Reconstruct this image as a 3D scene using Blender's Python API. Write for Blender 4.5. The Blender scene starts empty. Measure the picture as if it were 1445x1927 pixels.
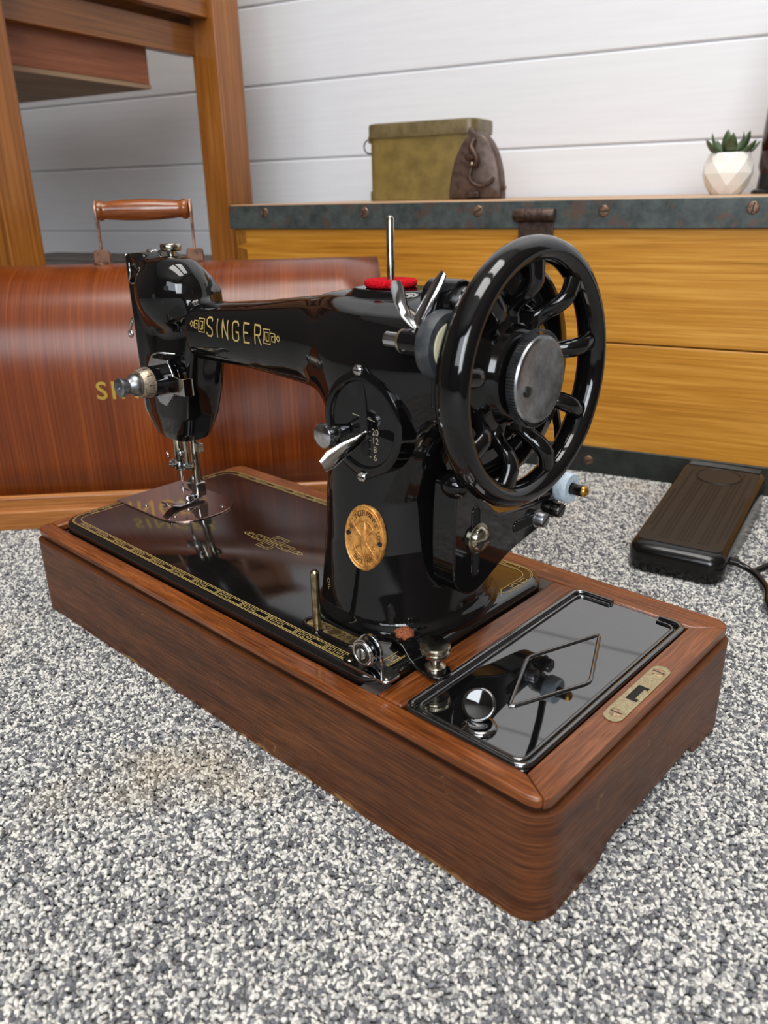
import bpy, bmesh, math, random
import numpy as np
from mathutils import Vector, Matrix
random.seed(7); rng = np.random.default_rng(7)
SC = bpy.context.scene; COL = SC.collection
S = 0.001                                     # everything below is written in millimetres
def lin(c): return tuple(((v/255)/12.92 if v/255 <= .04045 else ((v/255+.055)/1.055)**2.4) for v in c)+(1,)

# ------------------------------------------------------------------ camera
FPX = 1500.388
ROT = [[0.7326643714, 0.6802664842, -0.0209864113], [0.2370264439, -0.2839459677, -0.9290818868], [-0.6379822755, 0.6757308621, -0.3692782396]]
CAMPOS = (646.0764, -252.4547, 328.1698)
cam = bpy.data.cameras.new('camera'); camo = bpy.data.objects.new('camera', cam); COL.objects.link(camo)
cam.sensor_fit = 'VERTICAL'; cam.sensor_height = 36; cam.lens = FPX*36/1927; cam.clip_start = .01
cam.dof.use_dof = True; cam.dof.focus_distance = .53; cam.dof.aperture_fstop = 10.5
camo.matrix_world = Matrix(((ROT[0][0], -ROT[1][0], -ROT[2][0], CAMPOS[0]*S), (ROT[0][1], -ROT[1][1], -ROT[2][1], CAMPOS[1]*S),
                            (ROT[0][2], -ROT[1][2], -ROT[2][2], CAMPOS[2]*S), (0, 0, 0, 1)))
SC.camera = camo
# ------------------------------------------------------------------ light
SC.view_settings.view_transform = 'Standard'; SC.view_settings.look = 'None'
SC.view_settings.gamma = 1; SC.view_settings.use_curve_mapping = False; SC.view_settings.exposure = 0.05
wd = bpy.data.worlds.new('world'); SC.world = wd; wd.use_nodes = True
wd.node_tree.nodes['Background'].inputs[0].default_value = (.9, .95, 1, 1); wd.node_tree.nodes['Background'].inputs[1].default_value = .3
AW = math.radians(14.70764); UW = (math.cos(AW), math.sin(AW)); VW = (-math.sin(AW), math.cos(AW))
def room(u, v, z): return Vector(((u*UW[0]+v*VW[0])*S, (u*UW[1]+v*VW[1])*S, z*S))
def area(name, u, v, z, sx, sy, power, col, target):
    l = bpy.data.lights.new(name, 'AREA'); l.shape = 'RECTANGLE'; l.size = sx; l.size_y = sy; l.energy = power; l.color = col
    o = bpy.data.objects.new(name, l); COL.objects.link(o); o.location = room(u, v, z)
    d = room(*target)-o.location; o.rotation_euler = d.to_track_quat('-Z', 'Y').to_euler(); return o
area('window_light', 500, -2480, 1350, 1.5, 1.1, 26, (.86, .93, 1), (450, 1000, 500))
area('window_light', 1470, -1650, 1050, 1.5, 1.1, 62, (.9, .95, 1), (-600, 1000, 350))
area('ceiling_panel_light', 450, -550, 2250, 1.4, .6, 26, (1, .975, .94), (450, -550, 0))
area('ceiling_panel_light', 600, 150, 2250, 1.2, .5, 18, (1, .975, .94), (600, 150, 0))

# ------------------------------------------------------------------ helpers: frames, things, meshes
class Frame:
    def __init__(s, ox, oy, ang): s.o = (ox, oy); s.a = ang; s.c = math.cos(ang); s.s = math.sin(ang)
    def w(s, p): return Vector(((s.o[0]+p[0]*s.c-p[1]*s.s)*S, (s.o[1]+p[0]*s.s+p[1]*s.c)*S, p[2]*S))
FM = Frame(0, 0, 0); FW = Frame(0, 0, AW)
BASE = {}
def props(o, label=None, cat=None, group=None, kind=None):
    if label: o['label'] = label
    if cat: o['category'] = cat
    if group: o['group'] = group
    if kind: o['kind'] = kind
    return o
def thing(name, label, cat, fr, base, group=None, kind=None):
    o = bpy.data.objects.new(name, None); COL.objects.link(o); o.empty_display_size = .02
    o.location = fr.w(base); o.rotation_euler = (0, 0, fr.a); BASE[o] = tuple(base)
    return props(o, label, cat, group, kind)
class MB:
    def __init__(s): s.v = []; s.f = []; s.uv = None
    def add(s, vs, fs):
        n = len(s.v); s.v += [tuple(map(float, p)) for p in vs]; s.f += [tuple(i+n for i in f) for f in fs]; return s
    def box(s, x0, x1, y0, y1, z0, z1):
        return s.add([(x0,y0,z0),(x1,y0,z0),(x1,y1,z0),(x0,y1,z0),(x0,y0,z1),(x1,y0,z1),(x1,y1,z1),(x0,y1,z1)],
                     [(3,2,1,0),(4,5,6,7),(0,1,5,4),(1,2,6,5),(2,3,7,6),(3,0,4,7)])
    def prism(s, poly, ax, a, b):
        def p3(p, h): return {'z': (p[0], p[1], h), 'y': (p[0], h, p[1]), 'x': (h, p[0], p[1])}[ax]
        ar = sum(poly[i][0]*poly[(i+1) % len(poly)][1]-poly[(i+1) % len(poly)][0]*poly[i][1] for i in range(len(poly)))
        if (ar < 0) != (ax == 'y'): poly = poly[::-1]
        n = len(poly)
        if a > b: a, b = b, a
        return s.add([p3(p, a) for p in poly]+[p3(p, b) for p in poly], [tuple(range(n))[::-1], tuple(range(n, 2*n))]+
                     [(i, (i+1) % n, n+(i+1) % n, n+i) for i in range(n)])
    def loft(s, rings, cap=True, closed=True):
        n = len(rings[0]); vs = [p for r in rings for p in r]; fs = []
        for k in range(len(rings)-1):
            for i in range(n if closed else n-1):
                j = (i+1) % n; fs.append((k*n+i, k*n+j, (k+1)*n+j, (k+1)*n+i))
        if cap: fs += [tuple(range(n))[::-1], tuple(range((len(rings)-1)*n, len(rings)*n))]
        return s.add(vs, fs)
    def lathe(s, prof, c, ax='z', n=32, d=None):
        """prof: (radius, height) list; axis 'x','y','z' or direction d"""
        D = Vector(d).normalized() if d else Vector({'x': (1,0,0), 'y': (0,1,0), 'z': (0,0,1)}[ax])
        A = D.orthogonal().normalized(); B = D.cross(A); C0 = Vector(c)
        rings = [[C0+D*h+(A*math.cos(2*math.pi*i/n)+B*math.sin(2*math.pi*i/n))*max(r, 1e-3) for i in range(n)] for r, h in prof]
        return s.loft(rings)
    def tube(s, path, r, n=10, squash=None):
        P = [Vector(p) for p in path]; R = r if isinstance(r, (list, tuple)) else [r]*len(P); rings = []; A = None
        for i, p in enumerate(P):
            t = (P[min(i+1, len(P)-1)]-P[max(i-1, 0)]).normalized()
            A = t.orthogonal().normalized() if A is None else (A-t*A.dot(t)).normalized()
            B = t.cross(A)
            rings.append([p+(A*math.cos(2*math.pi*k/n)+B*math.sin(2*math.pi*k/n))*R[i] for k in range(n)])
        return s.loft(rings)
    def torus(s, c, R, r, ax='x', n=48, m=12, r2=None):
        r2 = r2 or r; rings = []
        for i in range(n+1):
            t = 2*math.pi*i/n; ring = []
            for k in range(m):
                q = 2*math.pi*k/m; rr = R+r*math.cos(q); h = r2*math.sin(q); a, b = rr*math.cos(t), rr*math.sin(t)
                ring.append({'x': (c[0]+h, c[1]+a, c[2]+b), 'y': (c[0]+b, c[1]+h, c[2]+a), 'z': (c[0]+a, c[1]+b, c[2]+h)}[ax])
            rings.append(ring)
        return s.loft(rings, cap=False)
    def ell(s, c, rx, ry, rz, n=20, m=12):
        rings = [[(c[0]+rx*math.sin(math.pi*k/m)*math.cos(2*math.pi*i/n), c[1]+ry*math.sin(math.pi*k/m)*math.sin(2*math.pi*i/n), c[2]-rz*math.cos(math.pi*k/m)) for i in range(n)] for k in range(m+1)]
        rings[0] = [(c[0]+1e-3*(a[0]-c[0]), c[1]+1e-3*(a[1]-c[1]), c[2]-rz) for a in rings[1]]
        rings[-1] = [(c[0]+1e-3*(a[0]-c[0]), c[1]+1e-3*(a[1]-c[1]), c[2]+rz) for a in rings[1]]
        return s.loft(rings)
    def ribbon(s, pts, w, fn, closed=False):
        """flat printed line of width w through 2-D pts; fn maps (a,b) to 3-D"""
        P = [Vector(p) for p in pts]; n = len(P); L = []; R = []
        for i in range(n):
            a = P[i-1] if (i > 0 or closed) else P[i]; b = P[(i+1) % n] if (i < n-1 or closed) else P[i]
            d1 = (P[i]-a); d2 = (b-P[i])
            if d1.length < 1e-6: d1 = d2
            if d2.length < 1e-6: d2 = d1
            d1 = d1.normalized(); d2 = d2.normalized(); t = d1+d2; t = d1 if t.length < 1e-3 else t.normalized()
            nn = Vector((-t.y, t.x)); k = min(1.6, 1/max(.3, abs(nn.dot(Vector((-d1.y, d1.x))))))
            L.append(P[i]+nn*w/2*k); R.append(P[i]-nn*w/2*k)
        m = n if closed else n-1
        return s.add([fn(*p) for p in L]+[fn(*p) for p in R], [(i, n+i, n+(i+1) % n, (i+1) % n) for i in range(m)])
    def build(s, name, m, parent=None, fr=None, base=None, bevel=0, seg=2, smooth=35, grain=None, sub=0, flat=False, share=None):
        b = BASE[parent] if parent is not None else (base or (0, 0, 0))
        me = bpy.data.meshes.new(name)
        me.from_pydata([((p[0]-b[0])*S, (p[1]-b[1])*S, (p[2]-b[2])*S) for p in s.v], [], s.f); me.update()
        bm = bmesh.new(); bm.from_mesh(me)
        if sub != 'open': bmesh.ops.recalc_face_normals(bm, faces=bm.faces)
        bm.to_mesh(me); bm.free()
        if not flat:
            me.polygons.foreach_set('use_smooth', [True]*len(me.polygons)); me.set_sharp_from_angle(angle=math.radians(smooth))
        me.materials.append(m)
        if s.uv is not None:
            ul = me.uv_layers.new(name='UVMap')
            for l in me.loops: ul.data[l.index].uv = s.uv[l.vertex_index]
        elif grain is not None:
            ul = me.uv_layers.new(name='UVMap'); g = 'xyz'.index(grain); off = random.random()*3
            for p in me.polygons:
                nn = [abs(v) for v in p.normal]; d = nn.index(max(nn)); rest = [i for i in range(3) if i != d]
                for li in p.loop_indices:
                    co = me.vertices[me.loops[li].vertex_index].co
                    if d == g: ul.data[li].uv = (co[rest[0]]*.6+off, co[rest[1]]+off)
                    else:
                        o = [i for i in rest if i != g][0]; ul.data[li].uv = (co[g]+off, co[o]+co[d]*.37+off)
        o = bpy.data.objects.new(name, me); COL.objects.link(o); BASE[o] = b
        if parent is not None: o.parent = parent
        else: o.location = fr.w(b); o.rotation_euler = (0, 0, fr.a)
        if bevel:
            md = o.modifiers.new('bevel', 'BEVEL'); md.width = bevel*S; md.segments = seg; md.limit_method = 'ANGLE'; md.angle_limit = math.radians(40); md.harden_normals = False
        return o
def rrect(x0, x1, y0, y1, r, n=6):
    rs = r if isinstance(r, (list, tuple)) else [r]*4; out = []
    for (cx, cy, a0), q in zip(((x1, y1, 0), (x0, y1, 90), (x0, y0, 180), (x1, y0, 270)), rs):
        sx = -1 if cx == x1 else 1; sy = -1 if cy == y1 else 1
        for i in range(n+1):
            a = math.radians(a0+90*i/n); out.append((cx+sx*q+q*math.cos(a), cy+sy*q+q*math.sin(a)))
    return out
def arc(cx, cy, r, a0, a1, n=10, ry=None):
    ry = ry or r
    return [(cx+r*math.cos(math.radians(a0+(a1-a0)*i/n)), cy+ry*math.sin(math.radians(a0+(a1-a0)*i/n))) for i in range(n+1)]
def spline(pts, n=8):
    P = [Vector(p) for p in pts]; P = [P[0]*2-P[1]]+P+[P[-1]*2-P[-2]]; out = []
    for i in range(1, len(P)-2):
        for k in range(n):
            t = k/n; a, b, c, d = P[i-1:i+3]
            out.append(.5*((2*b)+(c-a)*t+(2*a-5*b+4*c-d)*t*t+(3*b-a-3*c+d)*t**3))
    return [tuple(p) for p in out+[P[-2]]]
def text2d(txt, size, spacing=1.0, bold=0.0):
    cu = bpy.data.curves.new('t', 'FONT'); cu.body = txt; cu.size = size; cu.align_x = 'CENTER'; cu.align_y = 'CENTER'; cu.space_character = spacing; cu.offset = bold; cu.resolution_u = 4
    o = bpy.data.objects.new('t', cu); COL.objects.link(o); bpy.context.view_layer.update()
    me = o.evaluated_get(bpy.context.evaluated_depsgraph_get()).to_mesh()
    v = [(p.co.x, p.co.y) for p in me.vertices]; f = [tuple(p.vertices) for p in me.polygons]
    o.to_mesh_clear(); bpy.data.objects.remove(o); bpy.data.curves.remove(cu); return v, f

# ------------------------------------------------------------------ materials
class NT:
    def __init__(s, name):
        s.m = bpy.data.materials.new(name); s.m.use_nodes = True; s.t = s.m.node_tree; s.b = s.t.nodes['Principled BSDF']
    def n(s, typ, **kw):
        nd = s.t.nodes.new(typ)
        for k, v in kw.items():
            if k.startswith('i_'): nd.inputs[k[2:].replace('_', ' ')].default_value = v
            else: setattr(nd, k, v)
        return nd
    def l(s, a, b): s.t.links.new(a, b)
    def set(s, **kw):
        for k, v in kw.items(): s.b.inputs[k.replace('_', ' ')].default_value = v
    def mathn(s, op, a, b=None, clamp=False):
        nd = s.n('ShaderNodeMath', operation=op, use_clamp=clamp)
        for i, q in enumerate((a, b)):
            if q is None: continue
            if isinstance(q, (int, float)): nd.inputs[i].default_value = q
            else: s.l(q, nd.inputs[i])
        return nd.outputs[0]
    def ramp(s, src, stops, interp='LINEAR'):
        r = s.n('ShaderNodeValToRGB'); e = r.color_ramp.elements; r.color_ramp.interpolation = interp
        while len(e) < len(stops): e.new(.5)
        for el, (p, c) in zip(e, stops): el.position = p; el.color = c if len(c) == 4 else lin(c)
        s.l(src, r.inputs[0]); return r.outputs[0]
    def mix(s, fac, a, b, blend='MIX'):
        nd = s.n('ShaderNodeMix', data_type='RGBA', blend_type=blend)
        for sock, q in ((nd.inputs[0], fac), (nd.inputs[6], a), (nd.inputs[7], b)):
            if isinstance(q, (int, float)): sock.default_value = q
            elif isinstance(q, tuple): sock.default_value = q if len(q) == 4 else lin(q)
            else: s.l(q, sock)
        return nd.outputs[2]
    def noise(s, vec, scale, detail=3, rough=.5, dist=0):
        nd = s.n('ShaderNodeTexNoise'); nd.inputs['Scale'].default_value = scale; nd.inputs['Detail'].default_value = detail
        nd.inputs['Roughness'].default_value = rough; nd.inputs['Distortion'].default_value = dist
        s.l(vec, nd.inputs['Vector']); return nd.outputs[0]
    def obj(s, scale=(1, 1, 1)):
        tc = s.n('ShaderNodeTexCoord'); mp = s.n('ShaderNodeMapping'); mp.inputs['Scale'].default_value = scale
        s.l(tc.outputs['Object'], mp.inputs[0]); return mp.outputs[0]
    def uvm(s, scale, rnd=True):
        tc = s.n('ShaderNodeTexCoord'); mp = s.n('ShaderNodeMapping'); mp.inputs['Scale'].default_value = scale
        s.l(tc.outputs['UV'], mp.inputs[0]); return mp.outputs[0]
    def bump(s, h, strength, dist):
        b = s.n('ShaderNodeBump'); b.inputs['Strength'].default_value = strength; b.inputs['Distance'].default_value = dist
        s.l(h, b.inputs['Height']); s.l(b.outputs[0], s.b.inputs['Normal'])
def plain(name, col, rough=.5, metal=0, **kw):
    t = NT(name); t.set(Base_Color=lin(col), Roughness=rough, Metallic=metal); t.set(**kw); return t.m
def worn(name, col, col2, rough=.3, metal=0, scale=300, lo=.45, hi=.6, bump=0, **kw):
    t = NT(name); t.set(Roughness=rough, Metallic=metal); t.set(**kw)
    n = t.noise(t.obj(), scale, 5, .6); t.l(t.ramp(n, [(lo, col), (hi, col2)]), t.b.inputs['Base Color'])
    if bump: t.bump(n, bump, .0006)
    return t.m
def wood(name, dark, mid, light, su=9, sv=260, pore=.6, rough=.32, coat=.3, bump=.12, band=18, knots=0, pore_u=60, pore_v=1900, coat_r=.12, wear=None, edge=0, spec=.3):
    t = NT(name); t.set(Roughness=rough); t.set(Coat_Weight=coat, Coat_Roughness=coat_r, Specular_IOR_Level=spec)
    w = t.noise(t.uvm((su*.35, band, 1)), 1, 2, .5, .6)
    fine = t.noise(t.uvm((su, sv, 1)), 1, 5, .62, .35)
    big = t.noise(t.uvm((2.5, 9, 1)), 1, 2)
    f = t.mathn('ADD', t.mathn('MULTIPLY', fine, .62), t.mathn('MULTIPLY', w, .3)); f = t.mathn('ADD', f, t.mathn('MULTIPLY', t.mathn('SUBTRACT', big, .5), .25))
    c = t.ramp(f, [(.3, dark), (.46, mid), (.62, light)])
    p = t.noise(t.uvm((pore_u, pore_v, 1)), 1, 2, .6); pm = t.ramp(p, [(.28, (1, 1, 1, 1)), (.42, (0, 0, 0, 1))])
    c = t.mix(t.mathn('MULTIPLY', pm, pore), c, tuple(v*.55 for v in dark))
    if knots:
        v = t.n('ShaderNodeTexVoronoi', feature='F1'); v.inputs['Scale'].default_value = 1; t.l(t.uvm((3.2, 9, 1)), v.inputs['Vector'])
        k = t.ramp(v.outputs['Distance'], [(.02, (1, 1, 1, 1)), (.09, (0, 0, 0, 1))]); c = t.mix(t.mathn('MULTIPLY', k, knots), c, tuple(v*.45 for v in dark))
    if wear:
        n = t.noise(t.obj(), 55, 6, .7); wm = t.ramp(n, [(.64, (0, 0, 0, 1)), (.72, (1, 1, 1, 1))]); c = t.mix(t.mathn('MULTIPLY', wm, .55), c, wear)
        n2 = t.noise(t.uvm((160, 420, 1)), 1, 3, .6); wm2 = t.ramp(n2, [(.72, (0, 0, 0, 1)), (.78, (1, 1, 1, 1))]); c = t.mix(t.mathn('MULTIPLY', wm2, .5), c, wear)
    if edge:                                                        # rubbed bare wood along the bottom edge
        tc = t.n('ShaderNodeTexCoord'); sp = t.n('ShaderNodeSeparateXYZ'); t.l(tc.outputs['UV'], sp.inputs[0])
        nz = t.noise(t.uvm((26, 60, 1)), 1, 4, .6); e = t.mathn('SUBTRACT', t.mathn('MULTIPLY', t.mathn('SUBTRACT', nz, .47), .026), sp.outputs[1])
        em = t.ramp(t.mathn('MULTIPLY', e, 400), [(0, (0, 0, 0, 1)), (.6, (1, 1, 1, 1))]); c = t.mix(t.mathn('MULTIPLY', em, .75), c, (150, 112, 66))
    t.l(c, t.b.inputs['Base Color'])
    t.bump(t.mathn('SUBTRACT', fine, t.mathn('MULTIPLY', pm, .6)), bump, .0006)
    return t.m

def enamel():
    t = NT('black_enamel'); t.set(Roughness=.06, IOR=1.5)
    n = t.noise(t.obj(), 26, 2); sp = t.noise(t.obj(), 900, 2)
    t.l(t.ramp(sp, [(.74, (.0035, .0033, .0035, 1)), (.8, (.03, .028, .025, 1))]), t.b.inputs['Base Color'])
    t.bump(n, .05, .0015); return t.m
M_BLACK = enamel()
def bedmat():
    t = NT('bed_enamel'); t.set(Roughness=.11, IOR=1.75, Coat_Weight=.2, Coat_Roughness=.06)
    n = t.noise(t.obj(), 30, 3); t.l(t.ramp(t.noise(t.obj((1, 2.2, 1)), 14, 4), [(.35, (.05,)*3+(1,)), (.75, (.2,)*3+(1,))]), t.b.inputs['Roughness'])
    t.set(Base_Color=(.0045, .004, .0038, 1)); t.bump(n, .05, .001); return t.m
M_BED = bedmat()
M_TRAY = plain('tray_black', (12, 12, 13), .03, IOR=2.3, Coat_Weight=.4, Coat_Roughness=.02)
M_CHROME = worn('chrome', (205, 206, 210), (180, 178, 172), .1, 1, 120)
M_NICKEL = worn('nickel', (190, 184, 168), (150, 142, 122), .2, 1, 150)
M_STEEL = worn('brushed_steel', (165, 167, 170), (120, 121, 123), .36, 1, 110, .38, .66)
M_DSTEEL = worn('dark_steel', (86, 86, 84), (60, 58, 55), .3, 1, 150)
M_GOLD = plain('gold_transfer', (196, 170, 104), .38, .3)
M_BRASS = worn('badge_brass', (214, 156, 82), (158, 102, 46), .42, .45, 260, .42, .64)
M_BRASS2 = worn('serial_brass', (190, 164, 110), (120, 98, 52), .35, .85, 160)
M_LOCK = worn('lock_brass', (182, 170, 136), (150, 134, 100), .42, .75, 700, .4, .66, .15)
M_SCREW2 = worn('worn_screw', (186, 160, 128), (140, 112, 84), .4, .7, 500)
M_DARKINK = plain('ink', (30, 24, 16), .6)
M_RUBBER = worn('rubber', (44, 47, 50), (66, 68, 70), .55, 0, 130)
M_PLAST = plain('black_plastic', (13, 12, 12), .2, IOR=1.45)
M_PLASTTOP = plain('black_ribbed_plastic', (38, 36, 35), .42, IOR=1.35)
M_GROOVE = plain('pedal_groove', (8, 8, 8), .5)
M_BLUE = worn('pale_blue_rubber', (196, 212, 222), (176, 192, 204), .6, 0, 500)
M_IVORY = plain('ivory_disc', (206, 200, 168), .35)
M_RUSTFELT = worn('rusty_felt', (150, 84, 50), (96, 48, 28), .95, 0, 900)
M_HOLE = plain('dark_hole', (6, 5, 5), .8)
def feltm():
    t = NT('red_felt'); t.set(Roughness=.95, Specular_IOR_Level=.1); n = t.noise(t.obj(), 900, 4)
    t.l(t.ramp(n, [(.3, (120, 4, 14)), (.7, (214, 18, 34))]), t.b.inputs['Base Color']); t.bump(n, .8, .001); return t.m
M_FELT = feltm()
M_OAK = wood('oak_base', (46, 23, 11), (86, 47, 24), (116, 68, 36), 34, 620, .85, .42, .08, .3, 60, wear=(160, 122, 80), coat_r=.22, pore_u=55, pore_v=1500, edge=1, spec=.22)
M_OAKDARK = wood('oak_rebate', (30, 17, 11), (48, 28, 18), (62, 38, 24), 34, 620, .8, .5, 0, .2, 60)
M_OAKTOP = wood('oak_top', (68, 32, 11), (114, 60, 24), (150, 86, 40), 30, 560, .8, .28, .35, .3, 50, wear=(178, 132, 88), pore_u=60, pore_v=1400)
M_OAKEND = wood('oak_end_rail', (76, 40, 19), (110, 62, 33), (142, 86, 50), 30, 560, .75, .3, .25, .3, 40, pore_u=60, pore_v=1400)
M_VENEER = wood('cover_veneer', (78, 30, 4), (108, 46, 8), (136, 66, 16), 4, 420, .4, .3, .36, .06, 50, pore_u=24, pore_v=1300, coat_r=.25, spec=.3)
M_MOULD = wood('cover_moulding', (122, 72, 30), (162, 102, 50), (192, 130, 76), 10, 400, .4, .3, .4, .1, 40)
M_TURNED = wood('turned_handle', (84, 40, 14), (126, 66, 26), (158, 92, 42), 20, 320, .3, .25, .6, .05, 60)
M_PINE = wood('chest_pine', (148, 92, 22), (186, 126, 42), (210, 154, 68), 6, 240, .3, .38, .15, .12, 26, knots=.8, pore_u=9, pore_v=700)
M_PINEEDGE = wood('lid_edge', (150, 112, 80), (186, 148, 112), (206, 172, 138), 5, 200, .2, .5, .1, .1, 30)
M_TABLE = wood('table_wood', (104, 58, 16), (140, 84, 30), (168, 108, 50), 5, 200, .25, .32, .35, .08, 24, knots=.5)
M_DRAWER = wood('drawer_wood', (96, 50, 28), (128, 72, 44), (150, 92, 60), 5, 120, .2, .5, .05, .08, 22)
M_PLY = wood('plywood', (116, 90, 66), (142, 116, 90), (164, 138, 110), 6, 140, .2, .6, 0, .05, 25)
def paintwall():
    t = NT('white_boards'); t.set(Roughness=.42)
    n = t.noise(t.obj((.7, 1, 14)), 9, 4); d = t.noise(t.obj((3, 1, 6)), 7, 6, .7)
    c = t.ramp(n, [(.3, (222, 223, 226)), (.7, (227, 228, 231))]); k = t.ramp(d, [(.69, (0, 0, 0, 1)), (.73, (1, 1, 1, 1))])
    t.l(t.mix(t.mathn('MULTIPLY', k, .18), c, (186, 180, 170)), t.b.inputs['Base Color']); t.bump(n, .012, .002); return t.m
M_WALL = paintwall()
M_WALLDARK = plain('board_gap', (222, 222, 224), .6)
M_PLASTER = plain('plain_wall', (205, 203, 198), .8)
M_DARKWALL = plain('dark_boards', (84, 74, 66), .7)
M_CEIL = plain('ceiling_paint', (214, 211, 205), .8)
def stripm(name, a, b, rust, amt):
    t = NT(name); t.set(Roughness=.42, Metallic=.35)
    n = t.noise(t.obj((1, 1, 1)), 60, 6, .65); r = t.noise(t.obj((1, 1, 1)), 34, 6, .72)
    c = t.mix(t.ramp(r, [(.55, (0, 0, 0, 1)), (.64, (1, 1, 1, 1))]), t.ramp(n, [(.35, a), (.65, b)]), rust); t.l(c, t.b.inputs['Base Color']); t.bump(r, .2, .001); return t.m
M_STRIP = stripm('blue_grey_strap', (58, 65, 63), (86, 93, 90), (92, 72, 62), 1)
M_STRIPLOW = stripm('dark_green_strap', (36, 40, 37), (50, 54, 50), (48, 44, 40), 1)
M_RUSTMETAL = worn('brown_iron', (84, 64, 54), (58, 44, 38), .45, .5, 200)
M_SCREW = worn('rusty_screw', (132, 104, 86), (92, 66, 50), .45, .6, 300)
M_OLIVE = worn('olive_paint', (122, 104, 54), (100, 84, 42), .42, 0, 40, .4, .68, .15)
M_OLIVE2 = worn('olive_lid', (112, 98, 66), (96, 82, 52), .4, .1, 60)
M_DIAL = worn('brown_plate', (92, 74, 66), (70, 54, 48), .42, .3, 80)
M_CERAMIC = plain('white_ceramic', (238, 235, 228), .18)
def leafm():
    t = NT('succulent_leaf'); t.set(Roughness=.42)
    n = t.noise(t.obj(), 60, 3); t.l(t.ramp(n, [(.3, (44, 62, 44)), (.7, (88, 108, 70))]), t.b.inputs['Base Color']); return t.m
M_LEAF = leafm()
M_BROWNGLASS = plain('brown_glass', (58, 22, 14), .12, Transmission_Weight=.25)
M_GREYBOX = worn('grey_card', (120, 110, 103), (112, 102, 95), .8, 0, 30)
M_BRACKET = worn('handle_bracket_metal', (112, 78, 58), (80, 54, 40), .4, .5, 160)
M_COPPERWIRE = worn('coppery_wire', (170, 128, 106), (124, 88, 68), .35, .8, 120)

# ------------------------------------------------------------------ setting: floor, walls, ceiling
U0, U1, V0, V1, HC = -1700, 1500, -2600, 1005, 2300
fl = MB().box(U0-60, U1+60, V0-60, V1+80, -40, -4).build('floor', worn('carpet_backing', (96, 96, 98), (172, 170, 166), .95, 0, 330, .4, .6), fr=FW); props(fl, kind='structure', label='grey and white flecked carpeted floor')
wb = MB().box(U0-60, U1+60, V1+8, V1+80, -4, HC).build('wall_back', M_WALLDARK, fr=FW); props(wb, kind='structure', label='white painted horizontal board wall')
z = -.3; k = 0; proto = None
while z < HC-10:
    z1 = min(z+132.3, HC)
    if proto is None:
        pr = [(V1+8.5, z), (V1+5, z+.1), (V1+1, z+1.4), (V1, z+2.6), (V1, z1-4.5), (V1+1.2, z1-3), (V1+5, z1-.1), (V1+8.5, z1)]
        proto = MB().prism([(a, b) for a, b in pr], 'x', U0, U1).build('board', M_WALL, parent=wb); proto.location.z = 0; z00 = z
    else:
        c = proto.copy(); COL.objects.link(c); c.parent = wb; c.location.z = (z-z00)*S
    z += 132.3; k += 1
props(MB().box(U0-60, U0, V0, V1+8, -4, HC).build('wall_left', M_DARKWALL, fr=FW), kind='structure')
props(MB().box(U1, U1+60, V0, V1+8, -4, HC).build('wall_right', M_DARKWALL, fr=FW), kind='structure')
props(MB().box(U0-60, U1+60, V0-60, V0, -4, HC).build('wall_front', M_DARKWALL, fr=FW), kind='structure')
props(MB().box(U0-60, U1+60, V0-60, V1+80, HC, HC+40).build('ceiling', M_CEIL, fr=FW), kind='structure')

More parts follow.
